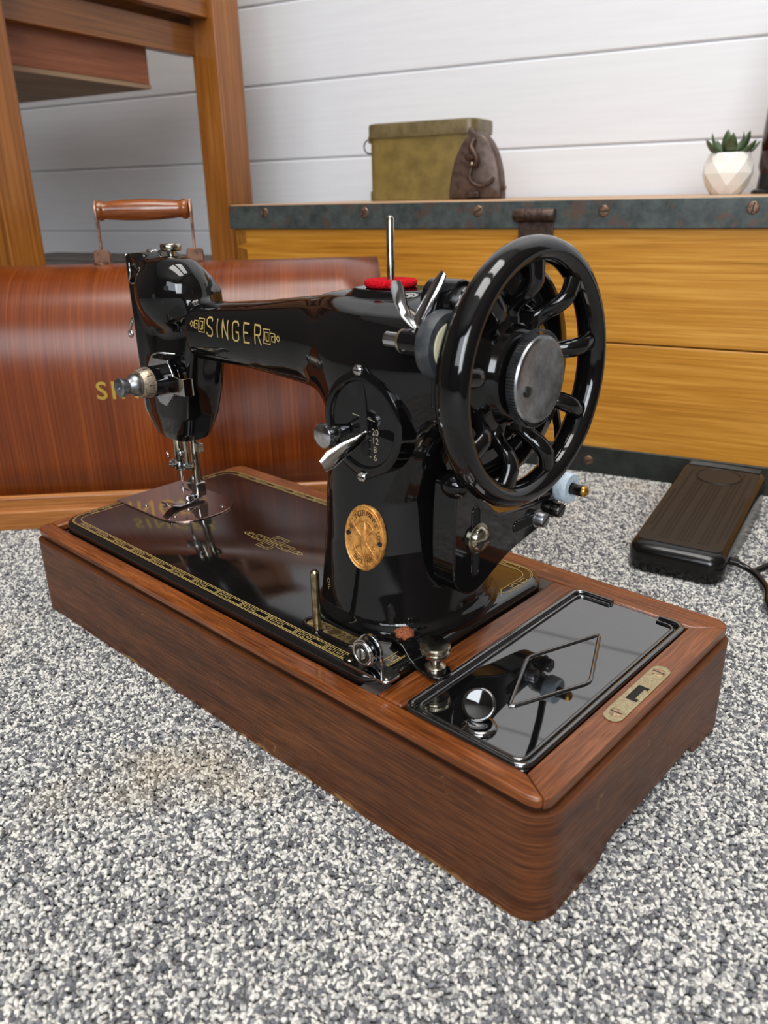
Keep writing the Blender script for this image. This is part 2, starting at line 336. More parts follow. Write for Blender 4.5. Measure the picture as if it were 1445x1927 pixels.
# ------------------------------------------------------------------ carpet pile (tufts scattered on the floor in view)
def carpet():
    t = NT('carpet_tuft'); t.set(Roughness=.95, Specular_IOR_Level=.15)
    oi = t.n('ShaderNodeObjectInfo'); geo = t.n('ShaderNodeNewGeometry')
    big = t.noise(geo.outputs['Position'], 9, 3); st = t.noise(geo.outputs['Position'], 5.2, 4, .6); fleck = t.noise(geo.outputs['Position'], 130, 2)
    f = t.mathn('ADD', t.mathn('MULTIPLY', oi.outputs['Random'], .62), t.mathn('MULTIPLY', fleck, .38))
    f = t.mathn('ADD', f, t.mathn('MULTIPLY', t.mathn('SUBTRACT', big, .5), .12))
    c = t.ramp(f, [(.24, (90, 90, 93)), (.42, (122, 122, 124)), (.53, (166, 164, 160)), (.72, (214, 210, 202))])
    c = t.mix(t.mathn('MULTIPLY', t.ramp(st, [(.6, (0, 0, 0, 1)), (.72, (1, 1, 1, 1))]), .35), c, (170, 152, 120))
    t.l(c, t.b.inputs['Base Color'])
    me = bpy.data.meshes.new('carpet_pile')
    poly = [(330, -330), (600, -240), (800, 60), (660, 420), (560, 660), (330, 700), (120, 640), (-30, 320), (-330, 60), (-300, -60), (0, -200)]
    me.from_pydata([(x*S, y*S, -.0035) for x, y in poly], [], [tuple(range(len(poly)))])
    o = bpy.data.objects.new('carpet_pile', me); COL.objects.link(o)
    props(o, 'grey and white flecked loop carpet pile covering the floor', 'carpet', kind='stuff')
    g = bpy.data.node_groups.new('tufts', 'GeometryNodeTree')
    g.interface.new_socket('Geometry', in_out='INPUT', socket_type='NodeSocketGeometry'); g.interface.new_socket('Geometry', in_out='OUTPUT', socket_type='NodeSocketGeometry')
    N = g.nodes; L = g.links
    gi = N.new('NodeGroupInput'); go = N.new('NodeGroupOutput')
    d = N.new('GeometryNodeDistributePointsOnFaces'); d.inputs['Density'].default_value = 440000; d.inputs['Seed'].default_value = 3
    ico = N.new('GeometryNodeMeshIcoSphere'); ico.inputs['Radius'].default_value = .00118; ico.inputs['Subdivisions'].default_value = 2
    tr = N.new('GeometryNodeTransform'); tr.inputs['Scale'].default_value = (1.5, .82, 1.0); tr.inputs['Translation'].default_value = (0, 0, .0019)
    sm = N.new('GeometryNodeSetShadeSmooth'); mt = N.new('GeometryNodeSetMaterial'); mt.inputs['Material'].default_value = t.m
    ip = N.new('GeometryNodeInstanceOnPoints')
    rv = N.new('FunctionNodeRandomValue'); rv.data_type = 'FLOAT_VECTOR'; rv.inputs[0].default_value = (-.55, -.55, 0); rv.inputs[1].default_value = (.55, .55, 6.283)
    rs = N.new('FunctionNodeRandomValue'); rs.data_type = 'FLOAT_VECTOR'; rs.inputs[0].default_value = (.75, .75, .8); rs.inputs[1].default_value = (1.25, 1.2, 1.35)
    L.new(gi.outputs[0], d.inputs['Mesh']); L.new(d.outputs['Points'], ip.inputs['Points'])
    L.new(ico.outputs['Mesh'], tr.inputs['Geometry']); L.new(tr.outputs[0], sm.inputs['Geometry']); L.new(sm.outputs[0], mt.inputs['Geometry']); L.new(mt.outputs[0], ip.inputs['Instance'])
    L.new(rv.outputs['Value'], ip.inputs['Rotation']); L.new(rs.outputs['Value'], ip.inputs['Scale'])
    jn = N.new('GeometryNodeJoinGeometry'); L.new(ip.outputs[0], jn.inputs[0]); L.new(gi.outputs[0], jn.inputs[0]); L.new(jn.outputs[0], go.inputs[0])
    me.materials.append(bpy.data.materials['carpet_backing'])
    md = o.modifiers.new('tufts', 'NODES'); md.node_group = g
carpet()

# ------------------------------------------------------------------ wooden base of the machine (L x W x H)
L_, W_, H_ = 502.1, 217.5, 72.6
base = thing('oak_plinth', 'dark oak sewing machine base with orange-brown top frame standing on the carpet', 'wooden plinth', FM, (L_/2, W_/2, 0))
def ring_wall(name, out, thick, zb, zt, mat, parent, zbot=None):
    """closed upright wall following outline 'out'; grain runs round it"""
    n = len(out); per = [0]
    for i in range(n): per.append(per[-1]+math.dist(out[i], out[(i+1) % n]))
    inn = []
    for i in range(n):
        a, b, c = Vector(out[i-1]), Vector(out[i]), Vector(out[(i+1) % n]); t = (c-a).normalized(); inn.append((b.x-t.y*thick, b.y+t.x*thick))
    mb = MB(); mb.uv = []; levels = np.linspace(0, 1, 7); rings = []
    for side in (0, 1):
        for lv in (levels if side == 0 else levels[::-1]):
            ring = []
            for i in range(n+1):
                p = (out, inn)[side][i % n]; b0 = zbot(out[i % n]) if zbot else zb; zz = b0+(zt-b0)*lv
                ring.append((p[0], p[1], zz)); mb.uv.append((per[i]*S, zz*S+side*.3))
            rings.append(ring)
    rings.append(rings[0]); mb.uv += mb.uv[:n+1]
    mb.loft(rings, cap=False, closed=False); return mb.build(name, mat, parent, smooth=40)
def dens(poly, step=5):
    out = []
    for i in range(len(poly)):
        a, b = poly[i], poly[(i+1) % len(poly)]; m = max(1, int(math.dist(a, b)//step))
        out += [(a[0]+(b[0]-a[0])*k/m, a[1]+(b[1]-a[1])*k/m) for k in range(m)]
    return out
def smooth01(a, b, x): t = min(1, max(0, (x-a)/(b-a))); return t*t*(3-2*t)
def foot(p):
    if p[0] > L_-20 or p[0] < 20:
        return 9*smooth01(52, 66, p[1])*(1-smooth01(166, 173, p[1]))
    return 0.0
ring_wall('side_frame', dens(rrect(-3, L_+3, -3, W_+3, 16, 8), 3), 12, 0, 63.5, M_OAK, base, foot)
ring_wall('rebate', rrect(1.8, L_-1.8, 1.8, W_-1.8, 12, 6), 8, 62.5, 67.5, M_OAKDARK, base)
# top frame: front, back, left, right rails and the bar between bed and tray
XB0, XB1, YC0, YC1 = 12.25, 386.25, 13.6, 195.2
def rail(name, poly, mat, g): return MB().prism(poly, 'z', 66.5, H_).build(name, mat, base, bevel=1.6, seg=3, grain=g)
rail('front_rail', [(0, 9), (2.6, 2.6), (9, 0), (L_-10, 0), (L_-5, 1.2), (L_-2.2, 3.8), (484.5, YC0), (0, YC0)], M_OAKTOP, 'x')
rail('back_rail', [(0, YC1), (L_-17, YC1), (L_, W_-9)]+arc(L_-9, W_-9, 9, 20, 90, 6)+[(9, W_), (2.6, W_-2.6), (0, W_-9)], M_OAKTOP, 'x')
rail('left_rail', [(0, YC0), (XB0, YC0), (XB0, YC1), (0, YC1)], M_OAKTOP, 'y')
rail('middle_bar', [(XB1, YC0), (404, YC0), (404, YC1), (XB1, YC1)], M_OAKTOP, 'y')
rail('end_rail', [(484.5, YC0), (L_-2.2, 3.8), (L_-.4, 7), (L_, 11), (L_, W_-9.5), (L_-17, YC1), (484.5, YC1)], M_OAKEND, 'y')
MB().prism(rrect(XB0, L_-14, YC0-2, YC1+2, 1), 'z', 60, 66).build('inner_floor', plain('dark_inside', (34, 24, 18), .7), base)
MB().box(XB1-13, XB1, YC0, YC0+13, 60, 71.5).build('corner_block', plain('grey_corner', (70, 60, 55), .6), base)
MB().box(XB1-13, XB1, YC1-13, YC1, 60, 71.5).build('corner_block', plain('grey_corner', (70, 60, 55), .6), base)
# tray lid
def tray():
    x0, x1, y0, y1 = 404.3, 484.2, 12.2, 195
    lid = MB().prism(rrect(x0+1, x1-1, y0+1, y1-1, 5), 'z', 66.3, 72.0).build('tray_lid', M_TRAY, base, bevel=.8)
    p = [(a, b, 73.2) for a, b in rrect(x0+2.6, x1-2.6, y0+2.6, y1-2.6, 6, 5)]
    top = [q for q in p]
    # outer bead, left open at the finger notch in the back edge
    def bead(inset, r, z, rad):
        q = rrect(x0+inset, x1-inset, y0+inset, y1-inset, rad, 6); k = max(range(len(q)), key=lambda i: (q[i][1] > y1-inset-.01, q[i][0]))
        q = q[k:]+q[:k]; path = [(466, y1-inset)]; m = [t for t in q if True]
        # go round from right end of gap clockwise to the left end
        back = [t for t in m if t[1] >= y1-inset-.01]; rest = [t for t in m]
        i0 = max(range(len(rest)), key=lambda i: rest[i][0] if rest[i][1] >= y1-inset-.01 else -1)
        seq = rest[i0:]+rest[:i0]; seq = seq[::-1]; seq = seq[-1:]+seq[:-1]
        return [(466, y1-inset, z)]+[(t[0], t[1], z) for t in seq]+[(433, y1-inset, z)], r
    for inset, r, z, rad in ((2.2, 2.0, 72.9, 6), (6.2, 1.3, 72.2, 5)):
        pa, r = bead(inset, r, z, rad); MB().tube(pa, r, 10).build('rim_bead', M_TRAY, lid, smooth=60)
    MB().box(433.5, 465.5, 188, 196, 66.5, 69.2).build('notch_wood', M_OAKEND, lid, grain='x')
    dm = [(447.5, 51), (427.5, 99.5), (446.5, 151.5), (468.5, 100.5)]
    pts = []
    for i in range(4):
        a, b, c = Vector(dm[i-1]), Vector(dm[i]), Vector(dm[(i+1) % 4])
        for t in (0, .5, 1):
            q0 = b+(a-b).normalized()*4; q1 = b+(c-b).normalized()*4; pts.append(tuple((q0*(1-t)**2+b*2*t*(1-t)+q1*t*t)))
    pts.append(pts[0]); MB().tube([(x, y, 72.0) for x, y in pts], 1.25, 10).build('diamond_bead', M_TRAY, lid, smooth=60)
    t = MB(); t.lathe([(0, 70), (9, 70), (9, 72.4), (8.2, 74), (6.4, 74.4), (5.4, 73), (0, 72.6)], (446.5, 27.5, 0), n=32); t.build('finger_ring', M_TRAY, lid, smooth=60)
    d = Vector((.22, -.74, .64)).normalized(); k = MB(); k.lathe([(0, -1.2), (8.2, -1.2), (9, -.4), (9, .4), (8.2, 1.0), (7, .6), (0, .3)], (440.5, 34, 80), d=d, n=36); k.build('finger_disc', M_TRAY, lid, smooth=60)
tray()
# lock plate in the end rail
def lockplate():
    cx = 493.4; hole = [(490.5, 98.5), (497, 98.5), (497, 101.5), (495, 101.5), (495, 112), (497, 112), (497, 115), (490.5, 115)]
    out = arc(cx, 135.5, 5.3, 0, 180, 10)+arc(cx, 80.5, 5.3, 180, 360, 10)
    bm = bmesh.new(); b = BASE[base]
    def ed(poly):
        vs = [bm.verts.new(((x-b[0])*S, (y-b[1])*S, (72.9-b[2])*S)) for x, y in poly]; return [bm.edges.new((vs[i], vs[(i+1) % len(vs)])) for i in range(len(vs))]
    bmesh.ops.triangle_fill(bm, edges=ed(out)+ed(hole), use_beauty=True); bmesh.ops.recalc_face_normals(bm, faces=bm.faces)
    for f in bm.faces:
        if f.normal.z < 0: f.normal_flip()
    me = bpy.data.meshes.new('lock_plate'); bm.to_mesh(me); bm.free(); me.materials.append(M_LOCK)
    o = bpy.data.objects.new('lock_plate', me); COL.objects.link(o); o.parent = base; BASE[o] = b
    md = o.modifiers.new('thick', 'SOLIDIFY'); md.thickness = .4*S; md.offset = 1
    MB().box(490, 497.5, 98, 115.5, 71.9, 72.68).build('lock_hole', M_HOLE, o)
    for y in (83.2, 133):
        s = MB().lathe([(0, 72.8), (3.9, 72.8), (3.9, 73.5), (3.2, 73.7), (0, 73.75)], (cx, y, 0), n=20).build('screw', M_SCREW2, o)
        MB().box(cx-3.3, cx+3.3, y-.45, y+.45, 73.5, 73.82).build('slot', M_DARKINK, o)
lockplate()

# ------------------------------------------------------------------ the sewing machine: cast body from a distance field
def smin(a, b, k): h = np.clip(.5+.5*(b-a)/k, 0, 1); return b+(a-b)*h-k*h*(1-h)
def smax(a, b, k): return -smin(-a, -b, k)
def supr(x, y, rx, ry, n): return ((np.abs(x)/rx)**n+(np.abs(y)/ry)**n)**(1/n)
YA = 104.
def body_sdf(P):
    x, y, z = P[..., 0], P[..., 1], P[..., 2]
    I = lambda q, xs, ys: np.interp(q, xs, ys)
    # pillar
    zs = [76, 80, 83.5, 87, 105, 130, 160, 190, 215, 240, 262]
    rx = I(z, zs, [54, 54, 53, 50, 47, 43.5, 41, 43, 48, 51, 50]); ry = I(z, zs, [59, 59, 58, 55, 51.5, 47.5, 45, 43, 42, 41, 37]); cx = I(z, zs, [330, 330, 330, 329, 327, 325, 324, 328, 335, 340, 341])
    pil = (supr(x-cx, y-YA, rx, ry, 2.5)-1)*np.minimum(rx, ry)*.92
    pil = smax(smax(pil, z-262, 10), 74-z, 1)
    # shoulder block and shaft boss
    boss = smax(np.hypot(y-YA, z-237)-30, np.abs(x-366)-19, 5)
    pad = smax((supr(x-323, y-YA, 27, 18, 3)-1)*18*.9, np.abs(z-268)-10, 1.5)
    # arm
    cz = I(x, [90, 150, 200, 250, 290, 330], [236, 236.8, 239, 240.8, 241, 240]); hz = I(x, [90, 150, 200, 250, 285, 330, 380], [21, 21, 23.5, 28, 32, 35, 34]); hy = I(x, [90, 150, 220, 280, 330, 380], [22, 23, 26, 31, 36, 35])
    nn = I(x, [150, 260, 330], [3.0, 2.6, 2.15])
    arm = (supr(y-YA, z-cz, hy, hz, nn)-1)*np.minimum(hz, hy)*.9
    arm = smax(arm, np.maximum(127-x, x-384), 12)
    # head
    zz = [143, 150, 165, 190, 230, 262, 272, 282, 290]
    xr = I(z, zz, [98, 104, 111, 117, 122, 121, 112, 98, 76]); yf = I(z, [143, 150, 165, 190, 215, 240, 262, 290], [92, 89, 86, 84.5, 88, 91, 90, 87]); yb = I(z, zz, [120, 122, 126, 130, 134, 134, 132, 129, 125])
    xl = 62.; hx = (xr-xl)/2; hcx = (xr+xl)/2; hyy = (yb-yf)/2; hcy = (yb+yf)/2
    head = (supr(x-hcx, y-hcy, hx, hyy, 3.8)-1)*np.minimum(hx, hyy)*.9
    hood = (np.sqrt(((x-94)/35)**2+((y-101)/26.5)**2+((z-261)/31)**2)-1)*26*.9
    head = smin(head, hood, 5)
    head = smax(smax(head, z-290, 6), 143-z, 1.5)
    fpw = I(z, [141, 165, 180, 290], [6, 14.5, 15, 15])
    slab = np.maximum(np.maximum(np.abs(x-64)-13, np.abs(y-YA)-fpw), np.maximum(142-z, z-290))
    head = smin(head, smax(slab, 51-x, .5), 5)
    d = smin(pil, arm, 24); d = smin(d, boss, 8); d = smin(d, pad, 3); d = smin(d, head, 7)
    return d
def grad(f, P, e=.15):
    return np.stack([f(P+np.eye(3)[i]*e)-f(P-np.eye(3)[i]*e) for i in range(3)], -1)/(2*e)
def surface_nets(f, lo, hi, h):
    ax = [np.arange(lo[i], hi[i]+h, h) for i in range(3)]; G = np.stack(np.meshgrid(*ax, indexing='ij'), -1)
    V = np.stack([f(G[i]) for i in range(G.shape[0])]); ins = V < 0; sh = np.array(V.shape)-1
    cnt = np.zeros(sh); pos = np.zeros(tuple(sh)+(3,))
    cor = [(a, b, c) for a in (0, 1) for b in (0, 1) for c in (0, 1)]
    sl = lambda o: tuple(slice(o[i], o[i]+sh[i]) for i in range(3))
    for a in cor:
        for axn in range(3):
            if a[axn]: continue
            b = list(a); b[axn] = 1; b = tuple(b); va, vb = V[sl(a)], V[sl(b)]; m = (va < 0) != (vb < 0)
            t = np.where(m, va/(va-vb+1e-12), 0); off = np.zeros(tuple(sh)+(3,)); off[...] = a; off[..., axn] += t
            pos += np.where(m[..., None], off, 0); cnt += m
    act = cnt > 0; idx = -np.ones(sh, int); idx[act] = np.arange(act.sum())
    cell = np.argwhere(act); P = (cell+pos[act]/cnt[act][:, None])*h+np.array(lo)
    F = []
    for axn in range(3):
        u, v = (axn+1) % 3, (axn+2) % 3
        a = [slice(None)]*3; b = [slice(None)]*3; a[axn] = slice(0, -1); b[axn] = slice(1, None)
        A, B = ins[tuple(a)], ins[tuple(b)]; E = np.argwhere(A != B); E = E[(E[:, u] > 0) & (E[:, v] > 0) & (E[:, u] < sh[u]) & (E[:, v] < sh[v])]
        if len(E) == 0: continue
        sg = A[tuple(E.T)]; du = np.eye(3, dtype=int)[u]; dv = np.eye(3, dtype=int)[v]
        Q = np.stack([idx[tuple((E-du-dv).T)], idx[tuple((E-dv).T)], idx[tuple(E.T)], idx[tuple((E-du).T)]], -1)
        Q[~sg] = Q[~sg][:, ::-1]; F.append(Q)
    F = np.concatenate(F)
    for _ in range(3):
        g = grad(f, P); d = f(P); P = P-np.clip(d/np.maximum((g*g).sum(-1), .2), -h, h)[:, None]*g*.8
    return P, F
def on_body(x, z, off=.25):
    """front surface point of the casting above (x, z)"""
    y = 30.
    for _ in range(40):
        d = float(body_sdf(np.array([x, y, z]))); y += d*.85
        if y > 125: break
    return (x, y-off, z)

mach = thing('sewing_machine', 'black vintage hand sewing machine with gold lettering set into the oak base', 'sewing machine', FM, (200, YA, 66))
P, F = surface_nets(body_sdf, (46, 38, 76), (396, 168, 296), 1.7)
mb = MB(); mb.v = [tuple(p) for p in P]; mb.f = [tuple(map(int, q)) for q in F]
body = mb.build('cast_body', M_BLACK, mach, smooth=60)

# bed plate, slide plate
def bedpart():
    out = rrect(13.6, 384.8, 15.2, 193.4, 19, 8)
    rings = []
    for ins, zz in ((0, 70), (0, 74.5), (.5, 76.4), (1.8, 78.1), (4, 79)):
        rings.append([(x, y, zz) for x, y in rrect(13.6+ins, 384.8-ins, 15.2+ins, 193.4-ins, 19-ins*.6, 8)])
    bed = MB().loft(rings).build('bed', M_BED, mach, smooth=50)
    # bright slide plate with a half-round end
    sp = [(12.6, 139), (12.6, 70)]+[(78+33.5*abs(math.cos(math.radians(a)))**.85, 104.5+34.5*math.copysign(abs(math.sin(math.radians(a)))**.85, math.sin(math.radians(a)))) for a in range(-90, 91, 6)]
    pl = MB().prism(sp, 'z', 78, 79.9).build('slide_plate', plain('mirror_plate', (158, 134, 124), .05, .95), bed, bevel=.4)
    for x, y in ((100, 122), (88, 82), (46, 80)):
        MB().lathe([(0, 79.8), (2.6, 79.8), (2.4, 80.5), (0, 80.7)], (x, y, 0), n=16).build('plate_screw', M_CHROME, bed)
    for x0, x1, y0, y1 in ((66, 72, 96, 113), (74, 78, 100, 120), (60, 63, 88, 104), (30, 44, 125, 127.5)):
        MB().box(x0, x1, y0, y1, 79.85, 80.05).build('feed_slot', M_DSTEEL if x0 != 74 else M_HOLE, bed)
    zt = 79.12; fz = lambda a, b: (a, b, zt)
    t = MB()
    def outline(i, r, part):
        x0, x1, y0, y1 = 19.5+i, 379.5-i, 19+i, 189.6-i
        if part == 'f': return [(x0, 74)]+arc(x0+r, y0+r, r, 180, 270, 8)+arc(x1-r, y0+r, r, 270, 360, 8)+[(x1, 46)]
        return [(x1, 150)]+arc(x1-r, y1-r, r, 0, 90, 8)+arc(x0+r, y1-r, r, 90, 180, 8)+[(x0, 132)]
    for part in 'fb':
        for i, r, w in ((0, 16, .5), (1.0, 15, .3), (6.6, 9.5, .5)): t.ribbon(outline(i, r, part), w, fz)
    def unit(x, yo, sg):
        Y = lambda q: yo+sg*q
        for cx in (x, x+6.6):                                     # two key spirals
            t.ribbon([(cx, Y(1.3)), (cx, Y(5.3)), (cx+4.8, Y(5.3)), (cx+4.8, Y(2.6)), (cx+1.9, Y(2.6)), (cx+1.9, Y(3.9)), (cx+3.2, Y(3.9))], .42, fz)
        t.ribbon([(x+13.2, Y(1.3)), (x+13.2, Y(5.3)), (x+24.6, Y(5.3)), (x+24.6, Y(1.3))], .42, fz, True)
        t.ribbon([(x-1.2, Y(.3)), (x-1.2, Y(6.3))], .5, fz)
    for k in range(12): unit(41+27*k, 19, 1)
    for k in range(12): unit(41+27*k, 189.6, -1)
    for (cx, y0, sg) in ((20.2, 40, 1), (20.2, 52, 1), (373, 36, 1), (20.2, 150, 1), (20.2, 162, 1), (373, 158, 1), (373, 168, 1)):
        t.ribbon([(cx+.8, y0), (cx+5, y0), (cx+5, y0+6), (cx+1.8, y0+6), (cx+1.8, y0+2.2), (cx+3.4, y0+2.2)], .55, fz)
    for x, y, s_ in ((375.9, 146, -1), (23, 78, 1), (23, 128, -1)):
        t.ribbon([(x-3.3, y+s_*4), (x+3, y-4*s_), (x+3, y-4*s_)], .6, fz); t.ribbon([(x+3.3, y+s_*4), (x-3, y-4*s_)], .6, fz)
    # small key pattern in the middle of the bed
    def rect(x0, x1, y0, y1): t.ribbon([(x0, y0), (x1, y0), (x1, y1), (x0, y1)], .45, fz, True)
    for x0, x1, y0, y1 in ((186, 200.5, 89.5, 98.8), (186.5, 201.5, 102.8, 111.2)): rect(x0, x1, y0, y1); rect(x0+2.6, x1-2.6, y0+2, y1-2)
    t.ribbon([(184, 100.8), (203.4, 100.8)], .65, fz)
    for sg in (-1, 1):
        c = 193.7; X = lambda q: c+sg*q
        a, b = sorted((X(9.5), X(22))); rect(a, b, 96.6, 104.4); rect(a+2.4, b-2.4, 98.4, 102.6)
        t.ribbon([(X(22), 98), (X(29), 98), (X(29), 102.4), (X(25), 102.4), (X(25), 100)], .6, fz); t.ribbon([(X(29), 100), (X(31.5), 102.4), (X(34.5), 100), (X(31.5), 98), (X(29), 100)], .6, fz)
    t.build('gold_border', M_GOLD, bed, flat=True)
    # serial number inlay with raised rim
    st = arc(345, 37, 6.2, -90, 90, 10)+arc(310.5, 37, 6.2, 90, 270, 10)
    MB().tube([(x, y, 79.2) for x, y in st+[st[0]]], 1.5, 10).build('serial_rim', M_BLACK, bed, smooth=60)
    sp = MB().prism(arc(345, 37, 5, -90, 90, 10)+arc(310.5, 37, 5, 90, 270, 10), 'z', 78.9, 79.3).build('serial_plate', M_BRASS2, bed)
    v, f = text2d('E527298', 7.6, 1.25); MB().add([(330.5+x, 37+y, 79.42) for x, y in v], f).build('serial_number', M_DARKINK, bed, flat=True)
bedpart()

# badge
def badge():
    cx, cz, rx, rz = 337.2, 138.0, 13.8, 20.6
    c0 = on_body(cx, cz, 0); ex = .6
    nrm = Vector(grad(body_sdf, np.array(c0))).normalized(); sl = nrm.x/nrm.y; slz = nrm.z/nrm.y
    def pt(a, b, h): return (cx+a, c0[1]-a*sl-b*slz-h, cz+b)
    rings = []
    for k, h in ((1, -1.2), (1, 1.3), (.965, 1.75), (.93, 1.3), (.90, 1.15), (.02, 1.15)): rings.append([pt(rx*k*math.cos(math.radians(q)), rz*k*math.sin(math.radians(q)), h) for q in range(0, 360, 6)])
    b = MB().loft(rings).build('badge', M_BRASS, mach, smooth=50)
    dk = plain('badge_dark', (92, 54, 18), .5, .5)
    def txt(s_, r, a0, a1, size, rel, flip):
        n = len(s_)
        for i, chx in enumerate(s_):
            if chx == ' ': continue
            a = math.radians(a0+(a1-a0)*i/(n-1)); v, f = text2d(chx, size)
            ux, uz = rx*r*math.cos(a), rz*r*math.sin(a); ang = a-math.pi/2 if not flip else a+math.pi/2
            yield MB().add([pt(ux+.8*x*math.cos(ang)-.9*y*math.sin(ang), uz+.8*x*math.sin(ang)+.9*y*math.cos(ang), rel) for x, y in v], f)
    m = MB()
    for q in txt('THE SINGER MANFG. CO.', .75, 172, 0, 5.2, 1.28, False): m.add(q.v, q.f)
    for q in txt('TRADE MARK', .74, 232, 308, 4.4, 1.28, True): m.add(q.v, q.f)
    m.build('badge_lettering', dk, b, flat=True)
    e = MB(); rings = []
    for k in range(13):
        t = k/12; w = 2.3*math.sin(math.pi*min(.98, max(.02, t)))**.6; zz = 10.5-22*t
        rings.append([pt(w*math.cos(2*math.pi*i/12), zz, 1.1+w*.7*math.sin(2*math.pi*i/12)) for i in range(12)])
    e.loft(rings)
    for sg in (-1, 1): e.tube([pt(sg*-8, -9.5, 1.4), pt(sg*8, 8, 1.4)], .38, 6)
    e.tube([pt(x, z, 1.3) for x, z in arc(0, 0, 8, 35, 145, 14, 10.5)], .45, 6); e.tube([pt(x, z, 1.3) for x, z in arc(0, -1, 7.5, 200, 340, 14, 10.5)], .45, 6)
    e.tube([pt(rx*.86*math.cos(math.radians(q)), rz*.86*math.sin(math.radians(q)), 1.2) for q in range(0, 361, 8)], .4, 6)
    for j in range(14): a = math.radians(205+j*10); e.ell(pt(rx*.58*math.cos(a), rz*.6*math.sin(a), 1.25), .8, .4, 1.1, 6, 5)
    e.build('badge_relief', M_BRASS, b, smooth=60)
    for sg, dz in ((-1, 1.5), (1, -1.5)):
        c = pt(sg*11.2, dz, 1.2); MB().lathe([(0, 0), (1.7, 0), (1.4, .6), (0, .9)], c, d=(-nrm.x*-1, nrm.y, nrm.z), n=14).build('rivet', M_DSTEEL, b)
badge()

# stitch length plate on the pillar front
def stitch():
    cx, cz, yf = 337.3, 207.5, 57.2
    out = []
    for q in range(0, 360, 4):
        a = math.radians(q); r = 30.2
        x, z_ = r*math.cos(a), r*math.sin(a)
        out.append((x, z_))
    def lobed(r, ext):
        o = []
        for q in range(0, 360, 3):
            a = math.radians(q); d = abs((q-90+180) % 360-180); d2 = abs((q-270+180) % 360-180)
            rr = r+ext*math.exp(-(d/11.)**2)+ext*.45*math.exp(-(d2/11.)**2); o.append((rr*math.cos(a), rr*math.sin(a)))
        return o
    rings = []
    for ins, h in ((-1.0, 12), (0, 3.5), (0, .8), (1.2, 0), (4.6, 0), (5.4, .8), (5.8, 2.0)):
        rings.append([(cx+p[0], yf+h, cz+p[1]) for p in lobed(30.2-ins, 5.6 if ins < 4 else 0)])
    rings.append([(cx+.01*p[0], yf+2.0, cz+.01*p[1]) for p in lobed(24, 0)])
    pl = MB().loft(rings).build('stitch_plate', M_BLACK, mach, smooth=45)
    slot = [(cx+x, cz+z_) for x, z_ in arc(1.5, -15, 3, 180, 360, 8)+arc(-.5, 21, 2.6, 0, 180, 8)]
    MB().prism(slot, 'y', yf+1.2, yf+2.1).build('slot', M_HOLE, pl)
    gr = plain('worn_print', (150, 142, 118), .5)
    for zz, tx in ((-3.2, '20'), (-8.2, '12'), (-13.4, '8'), (-18.2, '6')):
        v, f = text2d(tx, 5.4); w = max(p[0] for p in v); MB().add([(cx+9.2+x+(w-2.6 if True else 0)*.3, yf+1.85, cz+zz+y) for x, y in v], f).build('scale_number', gr, pl, flat=True)
    m = MB(); fy = lambda a, b: (cx+a, yf+1.85, cz+b)
    m.ribbon([(-8.5, 5.2), (-3, 4.6)], .45, fy); m.ribbon([(3.4, 4.2), (9, 3.2)], .45, fy)
    for zz in (-3.2, -8.2, -13.4, -18.2): m.ribbon([(4.4, zz), (5.8, zz)], .35, fy)
    m.build('scale_mark', gr, pl, flat=True)
    for z_, x_ in ((31.5, -.4), (-30.5, .2)):
        s_ = MB().lathe([(0, -2.2), (2.4, -2), (3.1, -1.2), (3.1, .8), (0, .8)], (cx+x_, yf, cz+z_), 'y', 20).build('screw', M_CHROME, pl)
        MB().box(cx+x_-2.6, cx+x_+2.6, yf-2.35, yf-1.9, cz+z_-.4, cz+z_+.4).build('screw_slot', M_DARKINK, s_)
    # lever: flat chrome paddle
    P = [(341.5, 58, 203.2), (340.5, 50, 200.5), (338.5, 41, 197), (337, 33, 193.4), (336.2, 27.5, 190.6)]; Wd = [2.4, 2.8, 4.2, 5.2, 3.6]; rings = []
    for i, p in enumerate(P):
        n_ = 14; Wc = Wd[i]; rings.append([(p[0]+.62*Wc*math.cos(2*math.pi*k/n_)+.5*math.sin(2*math.pi*k/n_), p[1]-.6*math.sin(2*math.pi*k/n_), p[2]-.78*Wc*math.cos(2*math.pi*k/n_)+.5*math.sin(2*math.pi*k/n_)) for k in range(n_)])
    MB().loft(rings).build('stitch_lever', M_CHROME, mach, smooth=60)
    # knurled thumb nut on a stud
    c = (324.5, 0, 203); t = MB(); prof = [(0, 37.5), (5.0, 37.6), (6.9, 38.6), (7.0, 41.5), (6.4, 42.2), (4.1, 42.8), (3.8, 45), (4.6, 47), (4.6, 51), (3, 58), (0, 58)]
    t.lathe(prof, c, 'y', 40)
    for k in range(40):
        a = 2*math.pi*k/40; t.tube([(c[0]+7*math.cos(a), 38.8, c[2]+7*math.sin(a)), (c[0]+7*math.cos(a), 41.3, c[2]+7*math.sin(a))], .3, 4)
    t.build('thumb_nut', M_CHROME, mach, smooth=40)
stitch()

